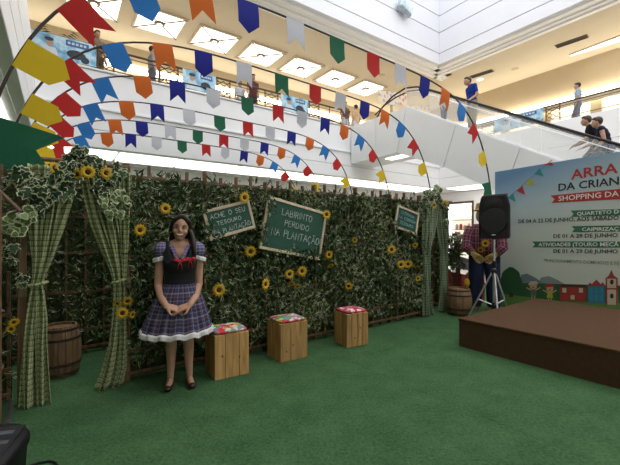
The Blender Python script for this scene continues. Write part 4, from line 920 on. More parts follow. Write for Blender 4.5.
def disc(nm, x, y, rx, ry, z0, z1, m_, inner=.6): 
    P = [[fm @ Vector((x+rx*s_*math.cos(a), y+ry*s_*math.sin(a), z)) for a in np.linspace(0, 2*math.pi, 29)[:-1]] for s_, z in ((1.0, z0), (.98, z1), (inner, z1+.004), (.02, z1+.008))]
    return MB().grid(P, wrap=True).build(nm, m_, r, smooth=False)
disc('woofer_grille', 0, -.07, .195, .205, .028, .045, GRI); disc('woofer_ring', 0, -.07, .205, .215, .026, .036, BLACKP, .97)
disc('horn', 0, .23, .13, .075, .027, .034, GRI, .5); disc('badge', 0, -.295, .035, .011, .028, .036, ALU)
MB().tube([fm @ Vector((-.17, .26, -.12)), fm @ Vector((-.17, .372, -.12)), fm @ Vector((.17, .372, -.12)), fm @ Vector((.17, .26, -.12))], .014, 8).build('carry_handle', BLACKP, r)
MB().lathe([(.03, -.37), (.03, -.34)], 12, ct).build('pole_socket', BLACKP, r)

# ------------------------------------------------------------------ black bin at the lower left
BK = mat('black_bin', (.008, .008, .009), .5, spec=.2, var=.2); LBL = mat('bin_label', (.030, .030, .032), .9, spec=.08, var=.25, scale=20); ORG = mat('bin_orange', (.22, .05, .025), .5, var=.2); GRL = mat('bin_pale_print', (.10, .10, .10), .9, spec=.05, var=.3)
bc = Vector((-1.585, 1.64, 0)); an = .25
r = thing('black_bin', 'black bin with a printed sloping lid at the lower left corner', 'bin', bc, 0)
bx_ = Vector((math.cos(an), math.sin(an), 0)); by_ = Vector((-math.sin(an), math.cos(an), 0)); hw, hd, hh = .22, .17, .43
def loop(k, z, tilt=0): return [bc+bx_*hw*k*math.copysign(abs(math.cos(a))**.5, math.cos(a))+by_*hd*k*math.copysign(abs(math.sin(a))**.5, math.sin(a))+ZV*(z+tilt*math.sin(a)) for a in np.linspace(0, 2*math.pi, 33)[:-1]]
m = MB().grid([loop(.86, 0.0), loop(.9, .02), loop(.98, hh-.05), loop(1, hh-.04, .01)], wrap=True); m.f.append(tuple(range(31, -1, -1))); m.build('body', BK, r, smooth=True)
m = MB().grid([loop(1.02, hh-.045, .01), loop(1.03, hh-.02, .02), loop(.96, hh, .03), loop(.01, hh+.004, .0)], wrap=True); m.build('lid', BK, r, smooth=True)
sl = (by_*hd+ZV*.03).normalized(); nz = bx_.cross(sl)
lm = Matrix((bx_, sl, nz)).transposed().to_4x4(); lm.translation = bc+ZV*(hh+.004)
MB().prism([(-.19, -.12), (.19, -.12), (.19, .13), (-.19, .13)], lm, .004).build('lid_label', LBL, r)
for x0, y0, x1, y1, m_ in ((-.16, .0, .06, .03, ORG), (.08, .0, .17, .025, GRL), (-.05, .07, .16, .095, GRL), (-.16, -.06, .0, -.04, GRL), (.02, -.065, .1, -.04, ORG)): MB().prism([(x0, y0), (x1, y0), (x1, y1), (x0, y1)], lm @ Matrix.Translation((0, 0, .004)), .001).build('label_print', m_, r)
MB().prism([(-.02, -.19), (.02, -.19), (.02, -.12), (-.02, -.12)], lm @ Matrix.Translation((.05, 0, 0)), .01).build('latch_tag', ORG, r)
tag(MB().tube([(-2.45, 2.93, .06), (-2.25, 2.70, .10), (-1.95, 2.32, .22), (-1.70, 2.02, .36), (-1.60, 1.85, .40)], .016, 8, flat=.3).build('strap', mat('grey_strap', (.035, .032, .03), .8, var=.2), origin=(-2.45, 2.93, 0)), 'grey strap running from the stake to the black bin', 'strap')
tag(MB().tube([floor_pt(22, 468, .008), floor_pt(38, 463, .008), floor_pt(50, 461, .008), floor_pt(56, 463, .008), floor_pt(60, 470, .008)], .007, 6).build('cable', BLACKP, origin=floor_pt(40, 465)), 'black cable lying on the carpet at the lower left', 'cable')
# ------------------------------------------------------------------ people
def chain(m, pts, n=12):
    """tapered limb: (x,y,z,r)..."""
    P = [Vector(p[:3]) for p in pts]; R = [p[3] for p in pts]; PP = []; RR = []
    for i in range(len(P)-1):
        for k in range(4): f = k/4; PP.append(P[i].lerp(P[i+1], f)); RR.append(R[i]*(1-f)+R[i+1]*f)
    PP.append(P[-1]); RR.append(R[-1]); m.tube(PP, RR, n); m.ell(P[0], R[0], n, 6); m.ell(P[-1], R[-1], n, 6)
    for p, r in zip(P[1:-1], R[1:-1]): m.ell(p, r, n, 6)
    return m
def fuse(m, name, mt, parent, voxel, it=4, fac=.5):
    """one continuous skin grown over overlapping volumes"""
    me = m.mesh('tmp'); o = bpy.data.objects.new('tmp', me); COL.objects.link(o)
    rm = o.modifiers.new('r', 'REMESH'); rm.mode = 'VOXEL'; rm.voxel_size = voxel; rm.use_smooth_shade = True
    sm = o.modifiers.new('s', 'SMOOTH'); sm.factor = fac; sm.iterations = it
    dg = bpy.context.evaluated_depsgraph_get(); new = bpy.data.meshes.new_from_object(o.evaluated_get(dg)); bpy.data.objects.remove(o)
    new.name = name; new.materials.clear(); new.materials.append(mt)
    new.polygons.foreach_set('use_smooth', [True]*len(new.polygons))
    return link(name, new, parent)
def hand(m, wr, dirv, pn, side, s=1.0, curl=.5, thumb_in=1):
    """palm, four fingers of unequal length and a thumb; dirv = finger direction, pn = palm normal"""
    wr = Vector(wr); d = Vector(dirv).normalized(); p = Vector(pn).normalized(); x = d.cross(p).normalized()*side
    for k in (-.026, -.009, .009, .026): chain(m, [(*(wr+x*k*.7*s), .014*s), (*(wr+d*.085*s+x*k*s), .0125*s)], 8)
    for k, L in ((-.028, .060), (-.010, .075), (.009, .080), (.027, .072)):
        a = wr+d*.088*s+x*k*s; b = a+(d*math.cos(curl*.6)+p*math.sin(curl*.6))*L*.45*s; c = b+(d*math.cos(curl*1.4)+p*math.sin(curl*1.4))*L*.32*s; e = c+(d*math.cos(curl*2)+p*math.sin(curl*2))*L*.25*s
        chain(m, [(*a, .0095*s), (*b, .009*s), (*c, .0082*s), (*e, .007*s)], 8)
    a = wr+d*.025*s+x*.03*s; b = a+(x*.8+d*.6)*.035*s+p*.01*s; c = b+(d*.9+x*.25+p*.3)*.03*s
    chain(m, [(*a, .013*s), (*b, .011*s), (*c, .009*s)], 8)
SKIN = mat('skin', (.50, .275, .175), .55, var=.08, scale=12); SKIN2 = mat('skin_fair', (.50, .29, .19), .55, var=.08, scale=12)
HAIRD = mat('hair_dark', (.018, .011, .008), .4, var=.3, scale=30, stretch=(1, 1, .2)); HAIRB = mat('hair_brown', (.06, .03, .015), .45, var=.3, scale=30)
DEF = dict(head=(0, -.02, 1.585), neck=(0, .0, 1.42), shl=(-.160, 0, 1.375), shr=(.160, 0, 1.375), ell=(-.215, .02, 1.10), elr=(.215, .02, 1.10), wrl=(-.22, -.05, .86), wrr=(.22, -.05, .86), hpl=(-.09, 0, .92), hpr=(.09, 0, .92), knl=(-.10, -.02, .50), knr=(.10, -.02, .50), anl=(-.10, .02, .09), anr=(.10, .02, .09))
def person(label, loc, yaw, height, top, bottom, pose=None, skin=SKIN2, hair=HAIRD, long_hair=False, sleeve=.55, skirt=None, shorts=False, lean=0.0, female=False, group=None, bag=None):
    J = {k: Vector(v) for k, v in {**DEF, **(pose or {})}.items()}
    r = thing('person', label, 'person', loc, yaw, group, scale=height/1.7); vx = .016
    if lean:
        R = Matrix.Rotation(lean, 4, 'X'); pv = Vector((0, 0, .92))
        for k in J:
            if k[:2] not in ('hp', 'kn', 'an'): J[k] = pv + (R @ (J[k]-pv))
    b = MB(); H = J['head']
    b.ell(H, (.075, .092, .115)); b.ell(H+Vector((0, -.035, -.06)), (.05, .055, .055)); b.ell(H+Vector((0, -.10, -.02)), (.013, .02, .02))
    for s in (-1, 1): b.ell(H+Vector((s*.077, .01, -.01)), (.012, .02, .032))
    chain(b, [(*J['neck'], .052), (*(H+Vector((0, .015, -.06))), .048)])
    hc = (J['hpl']+J['hpr'])/2; ch = (J['shl']+J['shr'])/2
    def torso(m, g):
        wst = hc.lerp(ch, .38)
        for f, rx, ry in ((0, .155, .115), (.2, .145, .105), (.45, .13+(0 if female else .015), .10), (.7, .155, .115), (.88, .165, .105), (1.0, .13, .075)):
            m.ell(hc.lerp(ch, f), (rx+g, ry+g, .11))
        if female:
            for s in (-1, 1): m.ell(hc.lerp(ch, .72)+Vector((s*.065, -.075, 0)), (.06+g, .055+g, .06))
        chain(m, [(*J['shl'], .055+g), (*J['shr'], .055+g)])
    torso(b, 0)
    for q in 'lr':
        chain(b, [(*J['sh'+q], .052), (*J['el'+q], .040), (*J['wr'+q], .028)])
        d = (J['wr'+q]-J['el'+q]).normalized(); hand(b, J['wr'+q], d, Vector((0, -1, .1)) if abs(d.y) < .7 else Vector((0, 0, -1)), 1 if q == 'l' else -1, 1.0, .45)
        chain(b, [(*J['hp'+q], .085), (*J['kn'+q], .055), (*J['an'+q], .036)]); chain(b, [(*J['an'+q], .036), (*(J['an'+q]+Vector((0, -.12, -.05))), .03)])
    fuse(b, 'body', skin, r, vx)
    m = MB(); torso(m, .014)
    for q in 'lr':
        e = J['sh'+q].lerp(J['el'+q], min(1, sleeve*1.0))
        if sleeve > 0: chain(m, [(*J['sh'+q], .066), (*e, .056)])
        if sleeve > 1: chain(m, [(*J['el'+q], .054), (*J['wr'+q], .040)])
    fuse(m, 'shirt', top, r, vx)
    m = MB(); m.ell(hc, (.168, .128, .12))
    for q in 'lr':
        if skirt: continue
        e = J['an'+q]+Vector((0, 0, .03)) if not shorts else J['kn'+q]
        pts = [(*J['hp'+q], .102), (*J['kn'+q], .072)]
        if not shorts: pts.append((*e, .06))
        chain(m, pts)
    fuse(m, 'trousers', bottom, r, vx)
    for q in 'lr':
        a = J['an'+q]; MB().ell(a+Vector((0, -.06, -.05)), (.046, .13, .042), 14, 8).build('shoe', BLACKP, r, smooth=True, local=True)
    m = MB(); m.ell(H+Vector((0, .025, .028)), (.086, .092, .105)); m.ell(H+Vector((0, -.03, .085)), (.07, .06, .038))
    if long_hair:
        chain(m, [(*(H+Vector((0, .06, .0))), .075), (*(H+Vector((0, .075, -.14))), .055), (*(H+Vector((.01, .08, -.28))), .025)])
    fuse(m, 'hair', hair, r, .012, 3)
    for s in (-1, 1): MB().ell(H+Vector((s*.03, -.083, .008)), (.011, .008, .007), 8, 6).build('eye', INK, r, local=True)
    MB().ell(H+Vector((0, -.094, -.06)), (.022, .008, .006), 8, 6).build('mouth', mat('lips', (.35, .1, .09), .5, var=.1), r, local=True)
    return r
def cl(n, c, **k): return mat('cloth_'+n, c, .85, var=.12, scale=14, spec=.12, **k)
def esc_at(px, a=10.85):
    rr = (px-CX)/F; y = a/(rr*UM.x+UM.y); b = y*(rr*NM.x+NM.y); i = max(0, math.ceil((8.1-b)/.36)); b = 8.1-.36*i+.21; z = ZL2+.05-(i+.2)*.207
    return M(a, b, z+.003), b
def on_gallery(px, back=.6): a = pxa(px); rr = (px-CX)/F; y = (B1+back)/(rr*NM.x+NM.y); return Vector((rr*y, y, ZL2))
up_yaw = math.atan2(NM.x, -NM.y)           # local -y faces +NM (up the escalator)
def yaw_to(v): return math.atan2(v.x, -v.y)
p, _ = esc_at(467); p -= NM*.075
person('man in a royal blue polo shirt riding the escalator, looking down', p, yaw_to(-UM+NM*.5), 1.95, cl('royal_blue', (.018, .045, .28)), cl('khaki', (.30, .25, .17)), dict(head=(.0, -.10, 1.55), ell=(-.25, .06, 1.12), wrl=(-.2, -.16, .98), wrr=(.18, -.2, .98)), lean=.08, sleeve=.6)
p, _ = esc_at(448, 11.0)
person('short dark-haired person low behind the balustrade next to the man in blue', p, yaw_to(NM*-1), 1.25, cl('pale_grey', (.4, .42, .45)), cl('denim', (.06, .08, .14)))
p, _ = esc_at(592, 11.12)
person('woman in a black top climbing the escalator steps', p, yaw_to(NM+UM*-.35), 1.80, cl('black', (.012, .012, .014)), cl('jeans_grey', (.09, .10, .14)), dict(ell=(-.2, -.14, 1.15), wrl=(-.14, -.36, 1.12), elr=(.2, -.14, 1.15), wrr=(.16, -.36, 1.10), knl=(-.1, -.24, .64), anl=(-.1, -.24, .288), knr=(.1, -.02, .50), anr=(.1, .06, .092)), lean=.28, female=True, hair=HAIRB, sleeve=.6)
p, _ = esc_at(608, 10.66)
person('woman in a dark sleeveless top behind the black-topped woman on the escalator', p, yaw_to(NM+UM*-.3), 1.80, cl('navy_vest', (.02, .022, .05)), cl('jeans_dark', (.07, .075, .10)), dict(ell=(-.22, -.2, 1.2), wrl=(-.12, -.42, 1.16), elr=(.2, -.02, 1.12), wrr=(.2, -.2, 1.0), knl=(-.1, -.24, .64), anl=(-.1, -.24, .288), knr=(.1, -.02, .50), anr=(.1, .06, .092)), lean=.28, female=True, hair=HAIRB, sleeve=.05)
rr = (578-CX)/F; y = 16.85/(rr*UM.x+UM.y)
person('man in a light blue shirt walking along the right wing gallery', Vector((rr*y, y, ZL2)), yaw_to(-UM*.3+NM), 1.86, cl('light_blue', (.33, .44, .58)), cl('grey_trousers', (.2, .22, .27)), dict(knl=(-.1, -.14, .52), anr=(.1, .2, .12)), sleeve=.6)
person('person with dark hair leaning on the railing behind a white flag', on_gallery(253, .5), yaw_to(-NM), 1.72, cl('dark_red', (.12, .04, .04)), cl('brown', (.08, .06, .05)))
person('person in a pale shirt and dark cap near the second lattice panel', on_gallery(240, .75), yaw_to(-NM), 1.45, cl('white_shirt', (.55, .57, .6)), cl('grey2', (.2, .2, .22)))
person('shopper in a beige shirt turned away at the escalator head', on_gallery(356, .9), yaw_to(NM), 1.85, cl('beige', (.55, .38, .22)), cl('white_trousers', (.55, .55, .56)))
person('shopper in dark clothes by the gallery corner post', on_gallery(345, .45), yaw_to(-NM), 1.62, cl('brown_top', (.14, .08, .06)), cl('pale_trousers', (.5, .5, .5)))
person('shopper in brown beside the widest blue banner', on_gallery(97, .45), yaw_to(-NM+UM*.4), 1.70, cl('brown_print', (.20, .14, .10)), cl('brown2', (.1, .07, .05)), female=True, long_hair=True)
person('shopper in a grey shirt behind the orange flag', on_gallery(152, .5), yaw_to(UM), 1.72, cl('grey_shirt', (.30, .33, .38)), cl('grey3', (.15, .16, .2)))
g = floor_pt(456.5, 268); person('small person in a grey shirt standing near the lit shop', g, yaw_to(UM-NM), 1.50, cl('grey_tee', (.32, .31, .32)), cl('black2', (.02, .02, .025)), sleeve=.6)

# ------------------------------------------------------------------ the girl
gp = floor_pt(180, 385); gy = yaw_to(-gp)
G = thing('person', 'smiling girl in a purple plaid dress with black bodice, hands clasped', 'person', gp, gy)
Rh = Matrix.Translation((-.005, -.008, 1.373)) @ Matrix.Rotation(math.radians(7), 4, 'Y') @ Matrix.Rotation(math.radians(-2), 4, 'Z') @ Matrix.Translation((0, 0, -1.40))
hd3 = Rh.to_3x3()
def hp(x, y, z): return Rh @ Vector((x, y, z))
b = MB()
b.ell(hp(0, .0, 1.515), (.076, .092, .102), 24, 16, hd3); b.ell(hp(0, -.03, 1.455), (.054, .062, .066), 20, 12, hd3); b.ell(hp(0, -.052, 1.408), (.030, .032, .024), 16, 10, hd3)
for s in (-1, 1):
    b.ell(hp(s*.040, -.066, 1.468), (.024, .022, .022), 12, 8, hd3); b.ell(hp(s*.078, .005, 1.485), (.010, .020, .030), 10, 8, hd3)
chain(b, [tuple(hp(0, -.084, 1.512))+(.008,), tuple(hp(0, -.100, 1.476))+(.012,)]); b.ell(hp(0, -.096, 1.474), (.017, .014, .010), 10, 8, hd3)
chain(b, [(0, .015, 1.27, .06), (0, .012, 1.34, .041), tuple(hp(0, .01, 1.44))+(.041,)], 16)
for z, rx, ry, cy in ((.86, .15, .115, .01), (.95, .125, .095, 0), (1.05, .13, .098, 0), (1.15, .140, .104, 0), (1.22, .150, .095, .005), (1.28, .13, .075, .01)): b.ell((0, cy, z), (rx, ry, .10), 24, 12)
for s in (-1, 1): b.ell((s*.06, -.075, 1.15), (.058, .05, .058), 14, 10)
chain(b, [(-.135, .01, 1.295, .05), (0, .015, 1.315, .05), (.135, .01, 1.295, .05)], 14)
ARM = {-1: [(-.150, .01, 1.28, .046), (-.178, .012, 1.10, .041), (-.190, .0, .945, .036), (-.158, -.09, .845, .035), (-.115, -.185, .785, .026)], 1: [(.150, .01, 1.28, .046), (.170, .012, 1.10, .041), (.168, .0, .940, .036), (.134, -.09, .840, .035), (.085, -.195, .785, .026)]}
for s in (-1, 1):
    chain(b, ARM[s], 14)
    wr = Vector(ARM[s][-1][:3])
    hand(b, wr, Vector((-s*.93, -.14, -.30)), Vector((0, .55, -.8)), s, 1.0, .55 if s < 0 else .35)
    chain(b, [(s*.08, .01, .86, .085), (s*.075, .0, .66, .068), (s*.075, -.01, .48, .050), (s*.078, .02, .34, .049), (s*.080, .025, .20, .037), (s*.085, .02, .075, .030)], 16)
    chain(b, [(s*.085, .035, .04, .030), (s*.095, -.05, .038, .030), (s*.105, -.125, .026, .024)], 12)
fuse(b, 'body', SKIN, G, .0062, 3)
# face
EYEW = mat('eye_white', (.45, .42, .40), .2, var=.02); IRIS = mat('iris', (.02, .012, .008), .1, var=.1); LIP = mat('lip', (.36, .09, .08), .4, var=.1); TEETH = mat('teeth', (.72, .70, .66), .3, var=.02); BROW = mat('brow', (.02, .012, .009), .8, var=.2)
for s in (-1, 1):
    e = MB().ell(hp(s*.030, -.086, 1.507), (.0125, .007, .0055), 14, 10, hd3).build('eye', EYEW, G, local=True, smooth=True); MB().ell(hp(s*.030, -.0925, 1.507), (.0062, .004, .0058), 10, 8, hd3).build('iris', IRIS, e, local=True)
    MB().tube([hp(s*.016, -.092, 1.524), hp(s*.032, -.092, 1.530), hp(s*.050, -.080, 1.524)], [.003, .004, .002], 6).build('eyebrow', BROW, G, local=True)
    MB().tube([hp(s*.016, -.092, 1.512), hp(s*.030, -.094, 1.517), hp(s*.046, -.084, 1.511)], .0022, 5).build('eyelash', BROW, G, local=True)
    MB().ell(hp(s*.082, -.002, 1.455), (.006, .006, .006), 8, 6).build('earring', TEETH, G, local=True)
def arc(w, z, sag, n=9): return [hp(w*x, -.0945+.020*x*x, z+sag*x*x) for x in np.linspace(-1, 1, n)]
mo_ = MB().tube(arc(.036, 1.436, .013), [.002, .0045, .006, .0068, .007, .0068, .006, .0045, .002], 8).build('mouth', LIP, G, local=True, smooth=True); MB().tube([q_+hd3 @ Vector((0, -.0045, .001)) for q_ in arc(.030, 1.436, .012)], [.0015, .003, .004, .0044, .0045, .0044, .004, .003, .0015], 8).build('teeth', TEETH, mo_, local=True, smooth=True)
# hair: parted cap and long fall over her left shoulder
m = MB(); m.ell(hp(0, .022, 1.535), (.090, .092, .100), 24, 14, hd3); m.ell(hp(0, .05, 1.47), (.080, .062, .11), 18, 12, hd3)
for s in (-1, 1): chain(m, [tuple(hp(s*.012, -.055, 1.612))+(.022,), tuple(hp(s*.055, -.055, 1.578))+(.025,), tuple(hp(s*.080, -.028, 1.53))+(.020,), tuple(hp(s*.085, .0, 1.47))+(.018,)], 10)
for k in range(5): chain(m, [tuple(hp(.070, .03-.012*k, 1.50))+(.022,), (.092+.004*k, .02-.016*k, 1.41, .024), (.096+.006*k, -.01-.02*k, 1.32, .022), (.090+.010*k, -.055-.016*k, 1.23, .015), (.085+.008*k, -.070-.012*k, 1.19, .006)], 8)
chain(m, [tuple(hp(-.07, .04, 1.46))+(.03,), (-.07, .06, 1.36, .03), (-.06, .075, 1.26, .02)], 8); chain(m, [tuple(hp(0, .075, 1.45))+(.06,), (.01, .085, 1.32, .05), (.02, .09, 1.2, .03)], 10)
fuse(m, 'hair', HAIRD, G, .0065, 2)
# dress
PL = plaid('purple_plaid', [(0, (.045, .045, .10)), (.28, (.18, .16, .20)), (.38, (.025, .025, .06)), (.55, (.20, .11, .08)), (.62, (.07, .065, .13)), (.85, (.26, .24, .27)), (.92, (.03, .03, .07))], [(0, (.04, .04, .09)), (.3, (.15, .13, .18)), (.42, (.02, .022, .05)), (.6, (.18, .10, .07)), (.68, (.06, .055, .12)), (.88, (.28, .26, .28))], 12.0, 9.0)
PLS = plaid('purple_plaid_sleeve', [(0, (.09, .08, .20)), (.3, (.30, .26, .36)), (.45, (.05, .05, .13)), (.7, (.32, .24, .26)), (.85, (.14, .12, .28))], [(0, (.08, .07, .18)), (.35, (.32, .28, .4)), (.55, (.04, .04, .1)), (.8, (.34, .30, .34))], 6.0, 4.0)
LACE = mat('white_lace', (.68, .66, .64), .9, var=.15, scale=60); VEST = mat('black_bodice', (.010, .010, .012), .8, var=.2); RED = mat('red_ribbon', (.50, .015, .02), .5, var=.15)
def skirt_ring(z, f, n=120, grow=0.0):
    rx, ry = .132+(.305-.132)*f**.72+grow, .105+(.250-.105)*f**.72+grow; row = []; ur = []
    for k in range(n+1):
        a = 2*math.pi*k/n; pl_ = 1+(.045*math.sin(15*a+.5*math.sin(3*a))+.015*math.sin(31*a))*min(1, f*1.4)
        row.append(Vector((-.022*f+rx*pl_*math.cos(a), .005+ry*pl_*math.sin(a), z+.010*math.sin(15*a)*f*f))); ur.append((k/n, z))
    return row, ur
Rr = [skirt_ring(.965-.445*f, f) for f in np.linspace(0, 1, 26)]
MB().grid([q[0] for q in Rr], [q[1] for q in Rr]).build('skirt', PL, G, local=True, smooth=True, solid=.004)
Rr = [skirt_ring(z, f, grow=gw) for z, f, gw in ((.535, .96, .004), (.518, 1.0, .012), (.500, 1.03, .004), (.490, 1.05, .012))]
MB().grid([q[0] for q in Rr], [q[1] for q in Rr]).build('lace_hem', LACE, G, local=True, smooth=True, solid=.006)
m = MB(); m.rings([(z, 0, cy, rx+.010, ry+.010) for z, rx, ry, cy in ((.945, .130, .100, 0), (1.0, .126, .096, 0), (1.06, .131, .101, -.004), (1.12, .140, .120, -.012), (1.17, .144, .126, -.014), (1.205, .146, .112, -.006))], 40)
for s in (-1, 1): chain(m, [(s*.080, -.100, 1.19, .030), (s*.094, -.072, 1.26, .030), (s*.105, .0, 1.335, .026), (s*.10, .07, 1.28, .03), (s*.08, .085, 1.2, .03)], 10)
[chain(m, [(s*.095, -.085, 1.16, .045), (s*.112, -.060, 1.24, .036), (s*.118, .0, 1.31, .030)], 10) for s in (-1, 1)]
fuse(m, 'bodice', VEST, G, .007, 2)
for s in (-1, 1):
    P = [[Vector((s*(.012+.072*f)-s*w_*.026*(.6+.4*f), -.148+.080*f**1.3-.004*w_, 1.165+.155*f)) for w_ in (-.5, .5, 1.0)] for f in np.linspace(0, 1, 8)]; UVp = [[(f*.5, w_*.3) for w_ in (0, .5, 1)] for f in np.linspace(0, 1, 8)]
    MB().grid(P, UVp).build('collar', PLS, G, local=True, solid=.012)
    sl_ = MB(); sl_.ell((s*.156, .008, 1.268), (.072, .080, .080), 22, 14); sl_.build('puff_sleeve', PLS, G, local=True, smooth=True)
    row = []
    for z, g_ in ((1.215, .0), (1.202, .010), (1.186, .004), (1.178, .012)):
        row.append([Vector((s*.166+(.058+g_)*(1+.06*math.sin(12*a))*math.cos(a), .010+(.064+g_)*(1+.06*math.sin(12*a))*math.sin(a), z-s*.0+.02*math.cos(a)*-s)) for a in np.linspace(0, 2*math.pi, 49)])
    MB().grid(row).build('lace_cuff', LACE, G, local=True, smooth=True, solid=.006)
def bow(c, s, nm):
    c = Vector(c); m = MB(); m.ell(c, (.012, .010, .012), 10, 6)
    for q in (-1, 1):
        m.ell(c+Vector((q*.028, 0, .008)), (.024, .009, .016), 12, 8); m.tube([c, c+Vector((q*.012, -.004, -.035)), c+Vector((q*.02, -.002, -.075))], [.007, .008, .005], 6, flat=.5)
    m.build(nm, RED, G, local=True, smooth=True)
bow((.0, -.150, 1.175), 1, 'ribbon_bow'); bow((.088, -.140, 1.185), 1, 'ribbon_bow')
MB().tube([(-.06, -.135, 1.19), (-.03, -.15, 1.182), (0, -.15, 1.175), (.05, -.148, 1.178), (.088, -.14, 1.185)], .005, 6).build('ribbon_lacing', RED, G, local=True)
SHOE = mat('maroon_shoe', (.035, .012, .012), .35, var=.2)
for s in (-1, 1):
    m = MB(); m.ell((s*.088, .035, .03), (.036, .042, .030)); m.ell((s*.095, -.05, .024), (.037, .10, .025)); m.ell((s*.104, -.115, .026), (.037, .042, .026)); sh = fuse(m, 'shoe', SHOE, G, .006, 3)
    MB().ell((s*.104, -.128, .052), (.016, .012, .008), 10, 6).build('shoe_bow', SHOE, sh, local=True)

# ------------------------------------------------------------------ scarecrow by the stage
SHIRT = plaid('scarecrow_plaid', [(0, (.16, .02, .03)), (.3, (.35, .30, .30)), (.4, (.04, .02, .06)), (.7, (.22, .03, .04)), (.9, (.4, .36, .36))], [(0, (.15, .02, .03)), (.35, (.3, .26, .28)), (.45, (.03, .02, .05)), (.8, (.25, .04, .05))], 5.0, 9.0)
DENIM = mat('dark_denim', (.012, .022, .06), .85, var=.3, scale=10); STRAW = mat('straw', (.42, .28, .10), .9, var=.3, scale=30); SACK = mat('sackcloth', (.40, .30, .18), .9, var=.15, scale=40)
sc0 = Vector((3.27, 6.74, 0)); syaw = yaw_to(-sc0)
r = thing('scarecrow', 'stuffed scarecrow in plaid shirt and dark jeans behind the speaker', 'scarecrow', sc0, syaw, scale=1.2)
for s in (-1, 1):
    m = MB(); chain(m, [(s*.10, 0, .85, .13), (s*.12, -.05, .48, .105), (s*.13, .0, .10, .10)], 14); fuse(m, 'jeans_leg', DENIM, r, .02, 3)
    m = MB()
    for k in range(26): a = k*2.4; m.tube([(s*.13+.05*math.cos(a), .05*math.sin(a), .10), (s*.13+.10*math.cos(a), .10*math.sin(a), .012)], .005, 4)
    m.build('straw_cuff', STRAW, r, local=True)['kind'] = 'stuff'
m = MB(); m.rings([(.84, 0, 0, .20, .14), (.95, 0, 0, .225, .16), (1.1, 0, 0, .22, .16), (1.25, 0, 0, .22, .14), (1.34, 0, 0, .15, .1)], 32, 3.0); m.build('shirt', SHIRT, r, local=True, smooth=True)
for s in (-1, 1):
    m = MB().tube([(s*.18, 0, 1.28), (s*.23, -.04, 1.14), (s*.25, -.13, .97), (s*.17, -.22, .90)], [.09, .085, .075, .065], 14); m.build('sleeve', SHIRT, r, local=True, smooth=True)
    m = MB()
    for k in range(26): a = k*2.4; c_ = Vector((s*.16, -.23, .89)); m.tube([c_+Vector((.03*math.cos(a), 0, .03*math.sin(a))), c_+Vector((-s*.10+.06*math.cos(a), -.06, -.09+.06*math.sin(a)))], .005, 4)
    m.build('straw_hand', STRAW, r, local=True)['kind'] = 'stuff'
m = MB(); m.ell((0, 0, 1.47), (.12, .12, .14)); m.build('sack_head', SACK, r, local=True, smooth=True)
MB().lathe([(.15, 1.545), (.16, 1.555), (.13, 1.575), (.115, 1.66), (.05, 1.68)], 24).build('straw_hat', STRAW, r, local=True)
for px_, pz in ((-.06, .93), (.06, .93)): MB().ell((px_, -.17, pz), (.012, .006, .012), 8, 6).build('button', BLACKP, r, local=True)
for dx, dz, rr_, lab, pt in ((.02, 1.06, .085, 'sunflower pinned upright on the scarecrow\'s plaid shirt', .0), (-.06, .96, .08, 'sunflower drooping at the scarecrow\'s waist', .7)):
    q_ = sc0 + Matrix.Rotation(syaw, 3, 'Z') @ Vector((dx, -.26, dz*1.18)); o = thing('sunflower', lab, 'sunflower', q_, group='artificial sunflowers on the maze')
    o.rotation_euler = (Matrix.Rotation(syaw, 3, 'Z') @ Matrix.Rotation(math.radians(90)+pt, 3, 'X')).to_euler(); o.scale = (rr_,)*3
    for n_, me in (('petals', PM), ('disc', DM), ('stalk', CM)): link(n_, me, o)
MB().ell(Vector((-.24, -.2, .43)), (.04, .02, .07), 10, 8).build('knee_patch', PETAL, r, local=True)
# rustic stall with red patterned cloth between the right entrance and the scarecrow
REDC = mat('red_patterned_cloth', (.32, .05, .045), .8, var=.6, scale=14); 
s0 = Vector((3.08, 7.45, 0))
X = (Vector((1, .15, 0))).normalized(); Y = Vector((-X.y, X.x, 0))
r = thing('wooden_stall', 'rustic wooden rail stall with red patterned cloth behind the barrel', 'stall', s0)
for x in (-.55, .0, .55): MB().box(s0+X*x+ZV*.62, (.06, .05, 1.24), (X, Y, ZV)).build('post', RAILW, r)
for z in (.34, .80, 1.08): MB().box(s0+X*0-Y*.04+ZV*z, (1.25, .025, .075), (X, Y, ZV)).build('rail', PINE if z == .8 else RAILW, r)
for q0, q1 in (((-.55, .95), (.1, .35)), ((-.1, .30), (.5, .95))):
    MB().tube([s0+X*q0[0]-Y*.06+ZV*q0[1], s0+X*q1[0]-Y*.06+ZV*q1[1]], .028, 6).build('diagonal_board', RAILW, r)
P = [[s0+X*x-Y*(.125+.022*math.sin(x*22+z*3))+ZV*(z-.35*(x+.55)*.6) for x in np.linspace(-.5, .5, 24)] for z in np.linspace(.18, .72, 8)]
tag(MB().grid(P).build('patterned_cloth', REDC, origin=s0-Y*.02, solid=.004), 'red and white patterned cloth slung on the rustic stall', 'cloth')
GRC = mat('grey_patterned_cloth', (.22, .2, .19), .8, var=.6, scale=14)
P = [[s0+X*x-Y*(.125+.02*math.sin(x*18))+ZV*(z-.30*(x+.5)) for x in np.linspace(-.5, .45, 24)] for z in np.linspace(.86, 1.10, 6)]
tag(MB().grid(P).build('patterned_cloth', GRC, origin=s0-Y*.08, solid=.004), 'grey patterned cloth hung on the upper rail of the rustic stall', 'cloth')
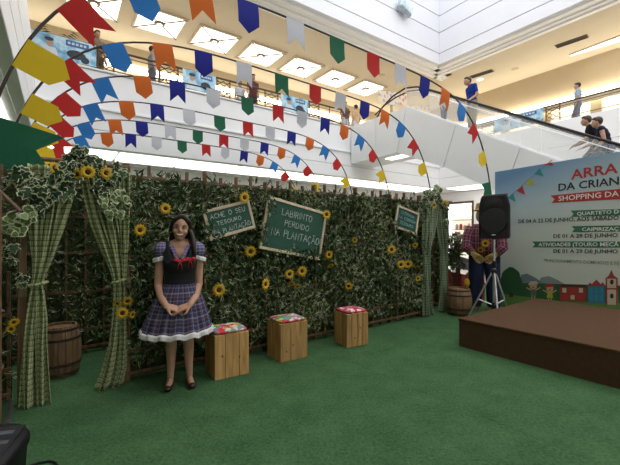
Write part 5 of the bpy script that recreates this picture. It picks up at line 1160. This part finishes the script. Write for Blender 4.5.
for q_, lab, k in ((Vector((2.86, 7.08, 0)), 'leafy dry plant spray beside the scarecrow', 5),):
    r = thing('plant_spray', lab, 'plant', q_)
    MB().lathe([(.10, 0), (.13, .2), (.14, .22), (.11, .22)], 16, q_).build('pot', BARRELW, r)
    m = MB()
    for i in range(9): a = i*2.4; m.tube([q_+ZV*.2, q_+Vector((.06*math.cos(a), .06*math.sin(a), .8)), q_+Vector((.11*math.cos(a), .11*math.sin(a), 1.35))], .006, 4)
    m.build('twigs', STEM, r)
    lv = leaves_mesh('f', 500, lambda t, d, z: q_+Vector((t, d, z)), rect=(-.13, .13, .75, 1.42), depth=(-.12, .12), seed=31); lv.build('foliage', LEAF, r)['kind'] = 'stuff'
# lit shop beyond: shelves with goods
r = struct('door_1', 'lit shop opening with dark frame and shelves of goods', 'shop front')
MB().span(M, 20.6, 20.7, 10.6, 13.6, 0, 3.2).build('shop_back', SHOPLIT, r)
MB().span(M, 18.55, 18.95, 10.95, 11.05, 0, 3.2).build('frame_jamb', BROWNM, r); MB().span(M, 18.55, 18.95, 10.95, 13.2, 3.15, 3.25).build('frame_head', BROWNM, r)
for z in (.6, 1.15, 1.7, 2.3): MB().span(M, 20.2, 20.6, 10.8, 13.4, z-.03, z).build('shelf', RAILW, r)
GC = [mat('goods_%d' % i, c, .6, var=.2) for i, c in enumerate(((.5, .3, .08), (.35, .05, .05), (.5, .42, .3), (.1, .12, .2), (.25, .15, .08), (.55, .5, .45)))]
gi = 0
for z in (.6, 1.15, 1.7):
    for i in range(9):
        b_ = 10.95+i*.27; h_ = .18+.2*random.random(); c_ = M(20.38, b_, z)
        o = MB().lathe([(.085, 0), (.095, .02), (.095, h_*.75), (.05, h_*.9), (.05, h_)], 12, c_).build('jar', GC[gi % 6], origin=c_); gi += 1
        tag(o, 'jar among the goods on the lit shop shelves beyond the right entrance', 'jar', 'goods on the lit shop shelves')
for i, b_ in enumerate((11.6, 12.3)):
    c_ = M(20.1, b_, 2.62); r = thing('pendant_lamp', 'round glowing pendant lamp in the shop, ' + ('right one' if i == 0 else 'left one') + ' of two', 'lamp', c_, group='pendant lamps in the shop')
    MB().ell(c_, (.24, .24, .24), 16, 10).build('globe', LAMP, r, smooth=True); MB().tube([c_+ZV*.24, c_+ZV*1.1], .012, 6).build('cord', BLACKM, r)
